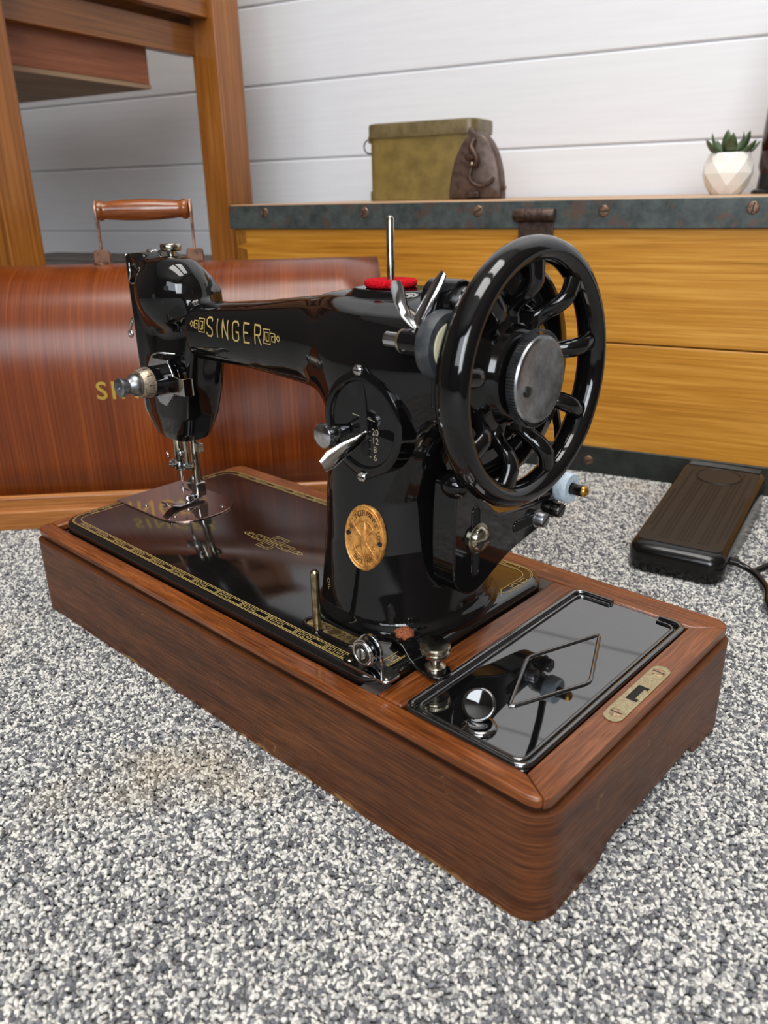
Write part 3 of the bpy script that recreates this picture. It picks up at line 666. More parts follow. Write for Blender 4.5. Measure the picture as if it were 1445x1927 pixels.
# lettering on the arm
def lettering():
    G = {'S': [[(.53, .8), (.53, .88), (.42, 1), (.14, 1), (.02, .88), (.02, .68), (.14, .55), (.42, .46), (.55, .34), (.55, .12), (.42, 0), (.12, 0), (0, .12), (0, .2)]],
         'I': [[(0, 0), (0, 1)]], 'N': [[(0, 0), (0, 1), (.5, 0), (.5, 1)]],
         'G': [[(.54, .78), (.54, .88), (.42, 1), (.12, 1), (0, .88), (0, .12), (.12, 0), (.42, 0), (.54, .12), (.54, .46), (.3, .46)]],
         'E': [[(.5, 1), (0, 1), (0, 0), (.5, 0)], [(0, .52), (.4, .52)]], 'R': [[(0, 0), (0, 1), (.42, 1), (.54, .88), (.54, .62), (.42, .5), (0, .5)], [(.3, .5), (.56, 0)]]}
    m = MB(); h = 12.6; x = 163.5; z0 = 238.3
    def dense(p, st=1.2):
        o = [p[0]]
        for a, b in zip(p, p[1:]):
            k = max(1, int(math.dist(a, b)/st)); o += [(a[0]+(b[0]-a[0])*i/k, a[1]+(b[1]-a[1])*i/k) for i in range(1, k+1)]
        return o
    fn = lambda a, b: on_body(a, b, .3)
    for chx in 'SINGER':
        w = max(p[0] for s_ in G[chx] for p in s_)
        for s_ in G[chx]: m.ribbon(dense([(x+p[0]*h, z0+p[1]*h) for p in s_]), 1.25, fn)
        x += w*h+6.2
    for sg, xo in ((-1, 160.4), (1, x-3.4)):
        X = lambda q: xo+sg*q
        zc = z0+6.4
        for pts in ([(0, -4.6), (0, 4.6), (7.6, 4.6), (7.6, -4.6), (0, -4.6)], [(1.9, -2.7), (1.9, 2.7), (5.7, 2.7), (5.7, -2.7), (3.4, -2.7), (3.4, .6)], [(7.6, 2.6), (13, 2.6), (13, -2.6), (9.5, -2.6), (9.5, .6), (11.4, .6)], [(13, 2), (16.5, -2), (18.4, 0), (16.5, 2), (13, -2)]):
            m.ribbon(dense([(X(a), zc+b) for a, b in pts]), .7, fn)
    m.build('gold_lettering', M_GOLD, mach, flat=True)
    v, f = text2d('OIL', 4.6); ang = math.radians(-62)
    MB().add([on_body(307.5+(x_*math.cos(ang)-y_*math.sin(ang)), 99.5+(x_*math.sin(ang)+y_*math.cos(ang)), .3) for x_, y_ in v], f).build('oil_mark', M_GOLD, mach, flat=True)
lettering()

# face plate, head fittings
def head():
    prof = [(89.3, 289.6), (89.3, 166), (98.2, 142.6), (110, 142.6), (118.7, 166), (118.7, 289.6)]
    MB().prism(prof, 'x', 49.6, 51.4).build('face_plate', M_CHROME, mach, bevel=.5)
    MB().tube(spline([(56, 88.6, 283), (58, 87.2, 279), (58.5, 87.2, 275), (55.5, 87.4, 271), (53.5, 88, 269), (59, 87, 268), (64, 87.4, 268.6)], 5), .75, 8).build('thread_guide', M_CHROME, mach, smooth=60)
    MB().tube(spline([(50, 97, 240), (40, 95.5, 238.5), (34, 95, 232), (33, 95, 228)], 5), [1.4]*11+[1.3]*5, 8).build('take_up_lever', M_CHROME, mach, smooth=60)
    MB().torus((33, 95, 225.4), 2.3, 1.2, 'y', 20, 8).build('take_up_eye', M_CHROME, mach, smooth=60)
    MB().lathe([(0, 284), (3, 284), (3, 291.5), (7.4, 291.8), (8, 293), (8, 296.2), (7.2, 297.2), (0, 297.4)], (88, 107, 0), n=28).build('pressure_screw', M_NICKEL, mach, smooth=40)
    MB().lathe([(0, 285), (4.6, 285), (4.6, 291.6), (3.4, 292.8), (0, 293.2)], (66, 104, 0), n=22).build('bar_cap', M_CHROME, mach, smooth=40)
    MB().lathe([(0, 285), (1.8, 285), (1.8, 292), (0, 292.4)], (76, 105, 0), n=14).build('oil_cap', M_CHROME, mach)
    for x, z_ in ((116, 268), (106, 262), (113, 258), (115, 186)):
        c = Vector(on_body(x, z_, 0)); g = Vector(grad(body_sdf, np.array(c))).normalized()
        MB().lathe([(0, -.3), (1.9, -.3), (1.9, .25), (0, .25)], c, d=g, n=14).build('oil_hole', M_HOLE, mach)
    # tension assembly, axis towards the operator
    A = (104, 0, 199.5)
    y0 = float(on_body(104, 199.5, 0)[1]); Y = 0; T = lambda h: y0-(78-h)*1.32
    def lat(name, prof, mat, n=36): return MB().lathe([(r*1.3, T(h)) for r, h in prof], A, 'y', n).build(name, mat, mach, smooth=40)
    lat('tension_base', [(0, 80), (11.5, 80), (12, 77.5), (9, 76.5), (0, 76.5)], M_BLACK)
    lat('tension_disc', [(0, 76), (6, 76), (12.6, 74.4), (12.8, 73.9), (6, 73.4), (0, 73.4)], M_CHROME)
    lat('tension_disc', [(0, 73.2), (6, 73.2), (12.8, 71.4), (12.8, 70.9), (6, 70.4), (0, 70.4)], M_CHROME)
    lat('tension_drum', [(0, 70.2), (9, 70.2), (9, 61.5), (8.2, 61), (0, 61)], M_BLACK)
    lat('number_dial', [(0, 61), (9, 61), (9.2, 59.6), (8.6, 56), (7.6, 54.2), (0, 54)], worn('dial_nickel', (176, 160, 140), (126, 108, 90), .4, .7, 420))
    lat('tension_nut', [(0, 54), (6.2, 54), (6.6, 53), (6.4, 50.5), (5, 49), (4.2, 47.5), (4.6, 46), (5.6, 44.5), (5.4, 42.4), (4.2, 41.6), (2, 41.8), (1.8, 43), (0, 43)], M_STEEL)
    # number marks round the dial
    mk = MB()
    for k in range(10):
        a = 2*math.pi*k/10; p = lambda q, h: (A[0]+q*1.3*math.cos(a), T(h), A[2]+q*1.3*math.sin(a)); mk.tube([p(9.05, 59.4), p(8.75, 56.6)], .42, 5)
    mk.build('dial_mark', M_DARKINK, mach)
    MB().prism([(104+x*1.3, 199.5+z_*1.3) for x, z_ in [(-9, 12.5), (9, 12.5), (13.5, 4), (13.5, -6), (3, -15.5), (-4, -14.5), (-13, -4), (-13, 6)]], 'y', T(70.4), T(69.2)).build('thread_plate', M_CHROME, mach, bevel=.4)
    MB().loft([[(118+d, T(69.4)-dy-t_, 198+q) for q, t_ in ((6.6, 0), (6.6, 1.6), (-6.6, 1.6), (-6.6, 0))] for d, dy in ((-4, -1), (4, 0), (14, 1), (20, 1), (21.5, -5))]).build('check_spring_guard', M_CHROME, mach, bevel=.4)
    MB().tube(spline([(92, T(71), 210), (96, T(69), 217), (104, T(70), 220), (114, T(76), 219)], 6), .8, 8).build('check_spring', M_CHROME, mach, smooth=60)
    # needle bar, presser bar and foot
    nx, px_, py = 69.5, 70.5, 119
    MB().lathe([(0, 150), (3.9, 150), (3.9, 122), (3.2, 121), (0, 121)], (nx, YA, 0), n=20).build('needle_bar', M_NICKEL, mach, smooth=40)
    MB().lathe([(0, 150), (2.2, 150), (2.2, 118), (0, 118)], (nx+7, YA+3, 0), n=14).build('needle_bar_rod', M_NICKEL, mach, smooth=40)
    MB().lathe([(0, 120.6), (4.6, 120.4), (4.6, 113), (3.4, 111.5), (1.2, 111), (.7, 90), (0, 89)], (nx, YA, 0), n=20).build('needle_clamp', M_CHROME, mach, smooth=40)
    MB().lathe([(0, -9), (3.2, -9), (3.4, -5), (2, -4), (2, 5), (3.4, 6), (3.6, 12), (0, 12.6)], (nx, YA, 116), d=(.85, .5, -.1), n=18).build('clamp_screw', M_CHROME, mach, smooth=40)
    MB().ell((nx-3, YA-2, 117.5), 4.8, 3.6, 4.4).build('clamp_collar', M_CHROME, mach, smooth=60)
    MB().ell((nx+4.6, YA-1, 128), 2.6, 2.6, 2.8).build('bar_screw', M_CHROME, mach, smooth=60)
    MB().tube([(nx-12, YA-4, 126), (nx-9.5, YA-4, 123.5), (nx-11, YA-4, 121)], 1, 6).build('needle_thread_guide', M_CHROME, mach, smooth=60)
    MB().lathe([(0, 152), (3.6, 152), (3.6, 84), (2.8, 83), (0, 83)], (px_, py, 0), n=20).build('presser_bar', M_NICKEL, mach, smooth=40)
    MB().box(px_+4, px_+12, py-3, py+2, 126, 134).build('presser_bracket', M_NICKEL, mach, bevel=.6)
    MB().lathe([(0, -3), (7, -3), (7.6, -2), (7.6, 0), (6.6, .8), (0, 1)], (px_-9, py+3, 92), d=(.6, -.75, .1), n=28).build('foot_thumb_screw', M_CHROME, mach, smooth=40)
    MB().lathe([(0, 0), (2.6, 0), (2.6, 8), (0, 8)], (px_-8, py+2, 92), d=(1, -.25, 0), n=14).build('foot_screw_shank', M_CHROME, mach)
    MB().box(px_-4.6, px_+5, py-5, py+5, 83, 97).build('presser_foot_shank', M_CHROME, mach, bevel=1.2)
    MB().loft([[(px_+w, y, zz+h) for w, h in ((-ww, 0), (ww, 0), (ww, 1.8), (-ww, 1.8))] for y, zz, ww in ((py+4, 84, 4), (py-4, 82.5, 5), (py-14, 80.6, 6), (py-24, 80.6, 6.4), (py-31, 83, 6), (py-36, 86, 4.6))]).build('presser_foot', M_CHROME, mach, bevel=.5)
    MB().ell((px_, py-10, 85), 3, 5, 3).build('foot_hinge', M_CHROME, mach, smooth=60)
head()

# spool pins, felt, bobbin winder
def pinpart(name, x, y, z0, z1, r, mat): return MB().lathe([(0, z0), (r, z0), (r, z1-1.6), (r*.55, z1-.3), (0, z1)], (x, y, 0), n=20).build(name, mat, mach, smooth=40)
pinpart('spool_pin', 319.4, YA, 276, 317.5, 2.35, M_NICKEL)
felt = []
for k in range(49):
    pass
MB().lathe([(0, 278.6), (14.8, 278.5), (15.6, 279.8), (15.5, 281.4), (14.6, 282.4), (8, 282.3), (0, 282)], (319.2, YA, 0), n=60).build('felt_disc', M_FELT, mach, smooth=60)
pinpart('front_spool_pin', 319, 32, 78.5, 120.5, 2.7, worn('aged_pin', (176, 168, 138), (132, 122, 92), .2, 1, 150))
MB().lathe([(0, 78.9), (4, 78.9), (3.4, 80), (0, 80)], (319, 32, 0), n=18).build('pin_collar', M_BLACK, mach)
def winder():
    yA_, zA = 60, 257.5
    pu = MB().lathe([(0, 389), (14, 389), (16.6, 389.6), (17.8, 391.8), (17.8, 396), (16.8, 398.6), (13.6, 399), (12.2, 398), (0, 397.8)], (0, yA_, zA), 'x', 48).build('winder_tyre', M_RUBBER, mach, smooth=35)
    MB().lathe([(0, 397.8), (12, 397.8), (11.6, 398.7), (0, 398.8)], (0, yA_, zA), 'x', 36).build('winder_disc', M_IVORY, pu)
    MB().lathe([(0, 369), (6.6, 369), (6.8, 372), (7, 387), (9, 389), (0, 389)], (0, yA_, zA), 'x', 28).build('winder_barrel', M_BLACK, mach, smooth=40)
    MB().lathe([(0, 367.2), (6.2, 367.2), (6.6, 368), (6.6, 369.4), (0, 369.4)], (0, yA_, zA), 'x', 28).build('winder_collar', worn('collar_brass', (196, 186, 150), (150, 138, 100), .3, .9, 200), mach)
    MB().lathe([(0, 355.6), (3.4, 355.8), (4.1, 356.6), (4.1, 368), (0, 368)], (0, yA_, zA), 'x', 24).build('winder_spindle', M_CHROME, mach, smooth=40)
    # swing arm from the barrel up to the pivot
    MB().loft([[(x0+t_, y+dy, zz+dz) for t_ in (0,) for dy, dz in ((-a, 0), (0, -b), (a, 0), (0, b))] for x0, y, zz, a, b in ((374, 56, 260, 7, 7), (374, 63, 268, 9, 8), (374, 72, 279, 12, 12))][:0] or
              [[(x, 60+(74-60)*t+q[0], 259+(278-259)*t+q[1]) for x, q in ((379, (-6-3*t, 4+2*t)), (388.5, (-6-3*t, 4+2*t)), (388.5, (6+3*t, -4-2*t)), (379, (6+3*t, -4-2*t)))] for t in (0, .35, .7, 1)]).build('winder_arm', M_BLACK, mach, bevel=2, seg=3)
    MB().lathe([(0, 374), (8.5, 374), (11, 376), (11, 394.6), (10.2, 395.4), (0, 395.4)], (0, 75, 277.5), 'x', 36).build('winder_pivot', M_BLACK, mach, smooth=40)
    sc = MB().lathe([(0, 395), (7.6, 395), (7.6, 397.6), (7, 398.3), (0, 398.5)], (0, 75, 277.5), 'x', 30).build('pivot_screw', M_STEEL, mach, smooth=40)
    MB().prism([(75+a, 277.5+b) for a, b in ((-7, 5.2), (-6, 6.4), (7, -5.2), (6, -6.4))], 'x', 398.2, 398.7).build('screw_slot', M_DARKINK, sc)
    LP = [(391, 69, 291), (389, 67, 286), (385.5, 64, 278), (382.5, 61, 270), (382, 60, 266), (383, 60.5, 261)]
    MB().loft([[(p[0]-1+w*.62*math.cos(q), p[1]-3.4-w*.1*math.cos(q)-1.2*math.sin(q), p[2]+1-w*.42*math.cos(q)+.9*math.sin(q)) for q in [2*math.pi*k/12 for k in range(12)]] for p, w in zip(LP, (2.6, 4.4, 4.8, 5.2, 5.4, 3))]).build('winder_latch', M_CHROME, mach, smooth=60)
    MB().lathe([(0, 0), (1.9, 0), (1.9, .6), (0, .6)], (384, 53.6, 262), d=(.3, -.8, .5), n=14).build('oil_hole', M_HOLE, mach)
    MB().box(391, 396, 54, 63, 226, 243).build('tyre_guard', M_BLACK, mach, bevel=1)
    # chrome release lever: flat curved paddle
    P = [(364.8, 58, 287.6), (365.2, 58.6, 284), (366.2, 60, 276.5), (369.4, 60.5, 270), (375, 61, 265.5), (380, 62, 262.5)]; Wd = [2.6, 3.5, 3.4, 3.2, 3.0, 2.6]
    rings = [[(p[0]+.73*w_*math.cos(q)+.3*math.sin(q), p[1]+.68*w_*math.cos(q)-.9*math.sin(q), p[2]+.35*math.sin(q)) for q in [2*math.pi*k/14 for k in range(14)]] for p, w_ in zip(P, Wd)]
    MB().loft(rings).build('release_lever', M_CHROME, mach, smooth=60)
winder()

# hand wheel
def wheel():
    cx, cz, Rc, rt = 417.3, 237.8, 62.0, 8.6
    hw = MB().torus((cx, YA, cz), 64.2, 6.6, 'x', 96, 20, r2=8.4).build('hand_wheel', M_BLACK, mach, smooth=80)
    MB().lathe([(0, 400), (56, 400), (58.5, 400.6), (59.5, 402), (59, 404), (56, 405), (40, 405), (0, 405)], (0, YA, cz), 'x', 72).build('belt_pulley', M_BLACK, hw, smooth=40)
    MB().lathe([(0, 402), (36, 402), (38, 404), (36, 406.5), (29, 407.5), (26.5, 409), (25.5, 412), (22, 414), (17, 414.6), (16, 418), (0, 418)], (0, YA, cz), 'x', 64).build('wheel_hub', M_BLACK, hw, smooth=50)
    prof = spline([(25, 404, 0), (33, 405, 0), (38.5, 409, 0), (43, 414.8, 0), (48.5, 418.4, 0), (55, 418.4, 0), (63, 417.3, 0)], 4)
    for k in range(9):
        th = math.radians(90-40*k+1); rad = Vector((0, math.cos(th), math.sin(th))); tan = Vector((0, -math.sin(th), math.cos(th))); EX = Vector((1, 0, 0)); rings = []
        for i, p in enumerate(prof):
            a, b = prof[max(0, i-1)], prof[min(len(prof)-1, i+1)]; d = Vector((b[0]-a[0], b[1]-a[1])).normalized(); nn = EX*d.x-rad*d.y
            c = Vector((p[1], YA, cz))+rad*p[0]; t_ = i/(len(prof)-1); w = 5.3+2.2*abs(2*t_-1)**4; h = 4.0+1.2*abs(2*t_-1)**4
            rings.append([tuple(c+tan*w*math.cos(2*math.pi*q/14)+nn*h*math.sin(2*math.pi*q/14)) for q in range(14)])
        MB().loft(rings).build('spoke', M_BLACK, hw, smooth=80)
    t = MB(); t.lathe([(0, 417), (20.6, 417), (22.8, 417.6), (23.2, 418.4), (23.2, 423.4), (22.6, 424.4), (21, 425), (19.6, 424.6), (0, 424.6)], (0, YA, cz-1), 'x', 80)
    for k in range(90):
        a = 2*math.pi*k/90; t.tube([(418.4, YA+23.2*math.cos(a), cz-1+25.5*math.sin(a)), (423.2, YA+23.2*math.cos(a), cz-1+25.5*math.sin(a))], .38, 4)
    kn = t.build('clutch_knob', M_STEEL, hw, smooth=30)
    c = (0, YA-12.5, cz-5); MB().lathe([(0, 424), (2.9, 424), (2.9, 425.2), (0, 425.3)], c, 'x', 20).build('stop_screw', M_DSTEEL, kn)
    MB().prism([(c[1]-.55, c[2]-2.4), (c[1]+.55, c[2]-2.4), (c[1]+.55, c[2]+2.4), (c[1]-.55, c[2]+2.4)], 'x', 425.2, 425.5).build('stop_screw', M_DARKINK, kn)
wheel()

# motor bracket at the back of the pillar
def bracket():
    poly = spline([(80, 176), (78, 150), (79, 118), (88, 106), (99, 103), (111, 107), (135, 117), (168, 123), (184, 127), (190, 133), (188, 140), (178, 141.5), (160, 142), (140, 144), (122, 148), (110, 158), (104, 170), (98, 178), (88, 180), (80, 176)], 4)[:-1]
    b = MB().prism([(p[0], p[1]) for p in poly], 'x', 372, 389).build('motor_bracket', M_BLACK, mach, bevel=1.2, seg=3)
    for (y0, z0, y1, z1, w) in ((98, 155, 98, 118, 3.6), (141, 132.5, 168, 131.5, 3.4)):
        d = Vector((y1-y0, z1-z0)).normalized(); n = Vector((-d.y, d.x)); a0 = math.degrees(math.atan2(n.y, n.x))
        st = arc(y0, z0, w, a0, a0+180, 8)+arc(y1, z1, w, a0+180, a0+360, 8); MB().prism(st, 'x', 388.6, 389.3).build('bracket_slot', M_HOLE, b)
        MB().tube([(389.2, y, q) for y, q in st+[st[0]]], .5, 6).build('slot_rim', M_BLACK, b)
    s_ = MB().lathe([(0, 389), (9.6, 389), (9.6, 390.2), (7.8, 390.6), (7.6, 392.4), (5.6, 394.4), (0, 395.2)], (0, 99.5, 138.5), 'x', 30).build('bracket_screw', M_NICKEL, b, smooth=40)
    MB().box(393.4, 395.4, 93.2, 105.8, 137.2, 138.6).build('screw_slot', M_DARKINK, s_)
    for y, q, m in ((164.5, 131, M_STEEL), (183.5, 132, M_DSTEEL)):
        s_ = MB().lathe([(0, 389), (6.2, 389), (6.2, 389.8), (5.0, 390), (5.0, 395), (4.4, 395.8), (0, 395.8)], (0, y, q), 'x', 26).build('slot_screw', m, b, smooth=40)
        MB().prism([(y-4.4, q-2.2), (y-3.8, q-2.9), (y+4.4, q+2.2), (y+3.8, q+2.9)], 'x', 395.6, 396.1).build('screw_slot', M_DARKINK, s_)
    MB().ell((386, 82, 176), 9, 8, 8).build('bracket_boss', M_BLACK, b, smooth=60)
    a = MB().prism([(168, 139), (184, 138), (192, 146), (190, 158), (180, 156), (172, 147)], 'x', 382, 387).build('friction_arm', M_DSTEEL, b, bevel=.8)
    MB().lathe([(0, 384), (6.5, 384), (6.5, 394), (0, 394)], (0, 182.5, 149.5), 'x', 24).build('friction_sleeve', M_STEEL, b, smooth=40)
    MB().lathe([(3, 394), (9.2, 394), (9.8, 395), (9.8, 402), (9.2, 403), (4.6, 403), (4.4, 402)], (0, 182.5, 149.5), 'x', 36).build('friction_ring', M_BLUE, b, smooth=40)
    MB().lathe([(0, 386), (3.7, 386), (3.7, 411), (0, 411)], (0, 182.5, 149.5), 'x', 20).build('friction_pin', M_DSTEEL, b, smooth=40)
    MB().lathe([(0, 411), (3.7, 411), (3.4, 412.8), (2, 414), (0, 414.4)], (0, 182.5, 149.5), 'x', 20).build('pin_tip', plain('brass_tip', (176, 132, 58), .3, .9), b, smooth=40)
    MB().loft([[(x, y-1.2, q), (x, y+1.2, q+.4), (x+5, y+1.2, q+.4), (x+5, y-1.2, q)] for x, y, q in ((382, 196, 150), (382, 195, 168), (382, 191, 186), (382, 184, 204), (382, 172, 222))]).build('curved_strap', M_DSTEEL, b, bevel=.3)
    MB().torus((371.5, 104, 97), 8.2, 2.2, 'x', 36, 10).build('bed_screw_boss', M_BLACK, mach, smooth=60)
bracket()

# thread tension post on the bed and the clamp with thumb screw
def bedfittings():
    tb = MB().prism(rrect(355, 392, 15.5, 29, 4.5), 'z', 79, 80.6).build('bobbin_tension', M_CHROME, mach, bevel=.4)
    MB().prism([(363, 80.4), (381, 80.4)]+arc(372, 91, 9, 0, 180, 14), 'y', 23.2, 25.2).build('tension_bracket', M_CHROME, tb, bevel=.3)
    for y0, r in ((22.9, 8.2), (20.4, 8.0)): MB().lathe([(0, y0), (5, y0), (r, y0-1.6), (r, y0-2), (5, y0-2.3), (0, y0-2.3)], (371.6, 0, 90.5), 'y', 32).build('tension_disc', M_CHROME, tb, smooth=40)
    MB().torus((371.6, 18, 90.5), 6.4, 1.0, 'y', 32, 8).build('disc_rim', M_CHROME, tb, smooth=60)
    MB().torus((371.6, 17.6, 90.5), 4.6, .5, 'y', 32, 8).build('disc_rim', M_DARKINK, tb, smooth=60)
    s_ = MB().lathe([(0, 16.4), (3.2, 16.4), (3.7, 17.2), (3.7, 19), (0, 19)], (371.6, 0, 90.5), 'y', 22).build('screw', M_CHROME, tb)
    MB().box(371.1, 372.1, 16.1, 16.6, 87.4, 93.6).build('screw_slot', M_DARKINK, s_)
    for x in (359, 388): MB().lathe([(0, 80.4), (2.2, 80.4), (1.8, 81.2), (0, 81.3)], (x, 20, 0), n=14).build('base_screw', M_NICKEL, tb)
    cl = MB(); rings = []
    for x, zz, w in ((362.5, 85.2, 4), (365, 85.4, 7.5), (372, 85.4, 8.2), (378, 84.4, 8), (384, 78.6, 7.6), (390, 76.4, 7.6), (402, 76.4, 7.6), (406, 76.4, 5.6), (408, 76.4, 2.6)):
        yc = 57-(x-362)*.2
        rings.append([(x+d_*.2, yc+d_, zz+h) for d_, h in ((-w, 0), (w, 0), (w, -1.9), (-w, -1.9))])
    c = cl.loft(rings).build('base_clamp', M_BLACK, mach, bevel=.7, seg=3)
    MB().lathe([(0, 78), (5, 78), (5, 84), (0, 84)], (370, 55.5, 0), n=18).build('clamp_stud', M_BLACK, c)
    fm = MB(); rings = []
    for k, (r, zz) in enumerate(((5.6, 85.3), (5.9, 86.6), (4.6, 88.2), (2.4, 89), (.1, 89.2))): rings.append([(370+r*(1+.16*math.sin(5*a+k))*math.cos(a), 55.5+r*(1+.16*math.cos(7*a))*math.sin(a), zz+.35*math.sin(9*a+k)) for a in [2*math.pi*i/24 for i in range(24)]])
    fm.loft(rings).build('rusty_washer', M_RUSTFELT, c, smooth=60)
    t = MB(); cx, cy = 398, 50.2; t.lathe([(0, 76.3), (6.2, 76.3), (6, 78.4), (3.2, 80.5), (3, 83), (4.4, 84.6), (8, 86), (8.5, 87), (8.5, 88.3), (8.2, 88.6), (8.6, 89), (8.6, 91.4), (8, 92.2), (5, 92.9), (0, 93.2)], (cx, cy, 0), n=48)
    for k in range(54):
        a = 2*math.pi*k/54; t.tube([(cx+8.6*math.cos(a), cy+8.6*math.sin(a), 89.2), (cx+8.6*math.cos(a), cy+8.6*math.sin(a), 91.2)], .28, 4)
    t.build('clamp_thumb_screw', M_NICKEL, c, smooth=35)
bedfittings()

# ------------------------------------------------------------------ bentwood cover behind the machine
FC = Frame(-195.4, 50.1, math.radians(47.5))
def cover():
    x0, x1 = -88, 420; W = 218
    cv = thing('bentwood_cover', 'reddish bentwood machine cover with turned carrying handle standing behind the base', 'machine cover', FC, (166, W/2, 0))
    # stepped moulding
    def fr(name, ins, z0, z1, bev):
        q = rrect(x0+ins, x1-ins, ins, W-ins, 4, 4); i = rrect(x0+20, x1-20, 20, W-20, 2, 4)
        return MB().loft([[(a, b, z0) for a, b in q], [(a, b, z1) for a, b in q], [(a, b, z1) for a, b in i], [(a, b, z0) for a, b in i], [(a, b, z0) for a, b in q]], cap=False).build(name, M_MOULD, cv, bevel=bev, grain='x')
    fr('lower_moulding', 0, 0, 21, 1.5); fr('upper_moulding', 5, 21, 36, 3)
    # bent shell
    a, b = 10, W-10; zt = 264.5; prof = []
    for k in range(0, 61):
        t = math.pi*k/60; c, s_ = math.cos(t), math.sin(t)
        prof.append(((a+b)/2-(b-a)/2*math.copysign(abs(c)**(2/2.5), c), 138+(zt-138)*abs(s_)**(2/2.3)))
    prof = [(a, 34), (a, 70), (a, 105)]+prof+[(b, 105), (b, 70), (b, 34)]
    ln = [0]
    for p, q in zip(prof, prof[1:]): ln.append(ln[-1]+math.dist(p, q))
    xs = np.linspace(x0+9, x1-9, 12); mb = MB(); mb.uv = []; rings = []
    for x in xs:
        rings.append([(x, p[0], p[1]) for p in prof]); mb.uv += [(l*S, x*S) for l in ln]
    mb.loft(rings, cap=False, closed=False)
    sh = mb.build('bent_shell', M_VENEER, cv, smooth=60); md = sh.modifiers.new('thick', 'SOLIDIFY'); md.thickness = 6*S; md.offset = -1
    for xx in (x0+10, x1-16): MB().prism([(p[0]*.985+1.6, p[1]-2) for p in prof], 'x', xx, xx+6).build('end_panel', M_VENEER, cv, grain='z')
    # gold lettering on the front
    v, f = text2d('SINGER', 26, 1.22, .35)
    mw = 0
    xsn = [p[0] for p in v]; left = min(xsn)
    fy = lambda z_: a-.3 if z_ < 138 else np.interp(z_, [p[1] for p in prof[3:33]], [p[0] for p in prof[3:33]])-.35
    MB().add([(110.5+x-left, float(fy(145+y)), 145+y) for x, y in v], f).build('gold_lettering', plain('cover_gold', (168, 138, 48), .4, .2), cv, flat=True)
    # handle
    hx0, hx1, hy, hz = 113, 211, W/2, 319
    prof2 = [(0, 0), (8.6, 0), (10.4, 2), (10.4, 4.5), (9, 6.5), (8.6, 8), (9.4, 14), (10.6, 30), (11, 47), (10.6, 64), (9.4, 80), (8.6, 86), (9, 88.5), (10.4, 91), (10.4, 94), (8.6, 96.5), (0, 97)]
    hd = MB().lathe([(r, hx0+h) for r, h in prof2], (0, hy, hz), 'x', 36).build('handle_grip', M_TURNED, cv, smooth=40, grain='x')
    for sx, xx in ((-1, hx0-1.5), (1, hx1+.5)):
        MB().loft([[(xx-1.2, hy-5*w, zz), (xx+1.2, hy-5*w, zz), (xx+1.2, hy+5*w, zz), (xx-1.2, hy+5*w, zz)] for zz, w in ((329, .5), (324, 1), (312, .9), (300, .42), (276, .34), (268, .34))]).build('handle_wire', M_COPPERWIRE, cv, bevel=.5)
        MB().prism(rrect(xx-9, xx+9, 259, 279, 4), 'y', hy-3, hy+1.5).build('handle_bracket', M_BRACKET, cv, bevel=.8)
        MB().lathe([(0, 263), (11, 263), (10, 266), (4, 267), (0, 267)], (xx, hy, 0), n=20).build('bracket_foot', M_BRACKET, cv)
cover()

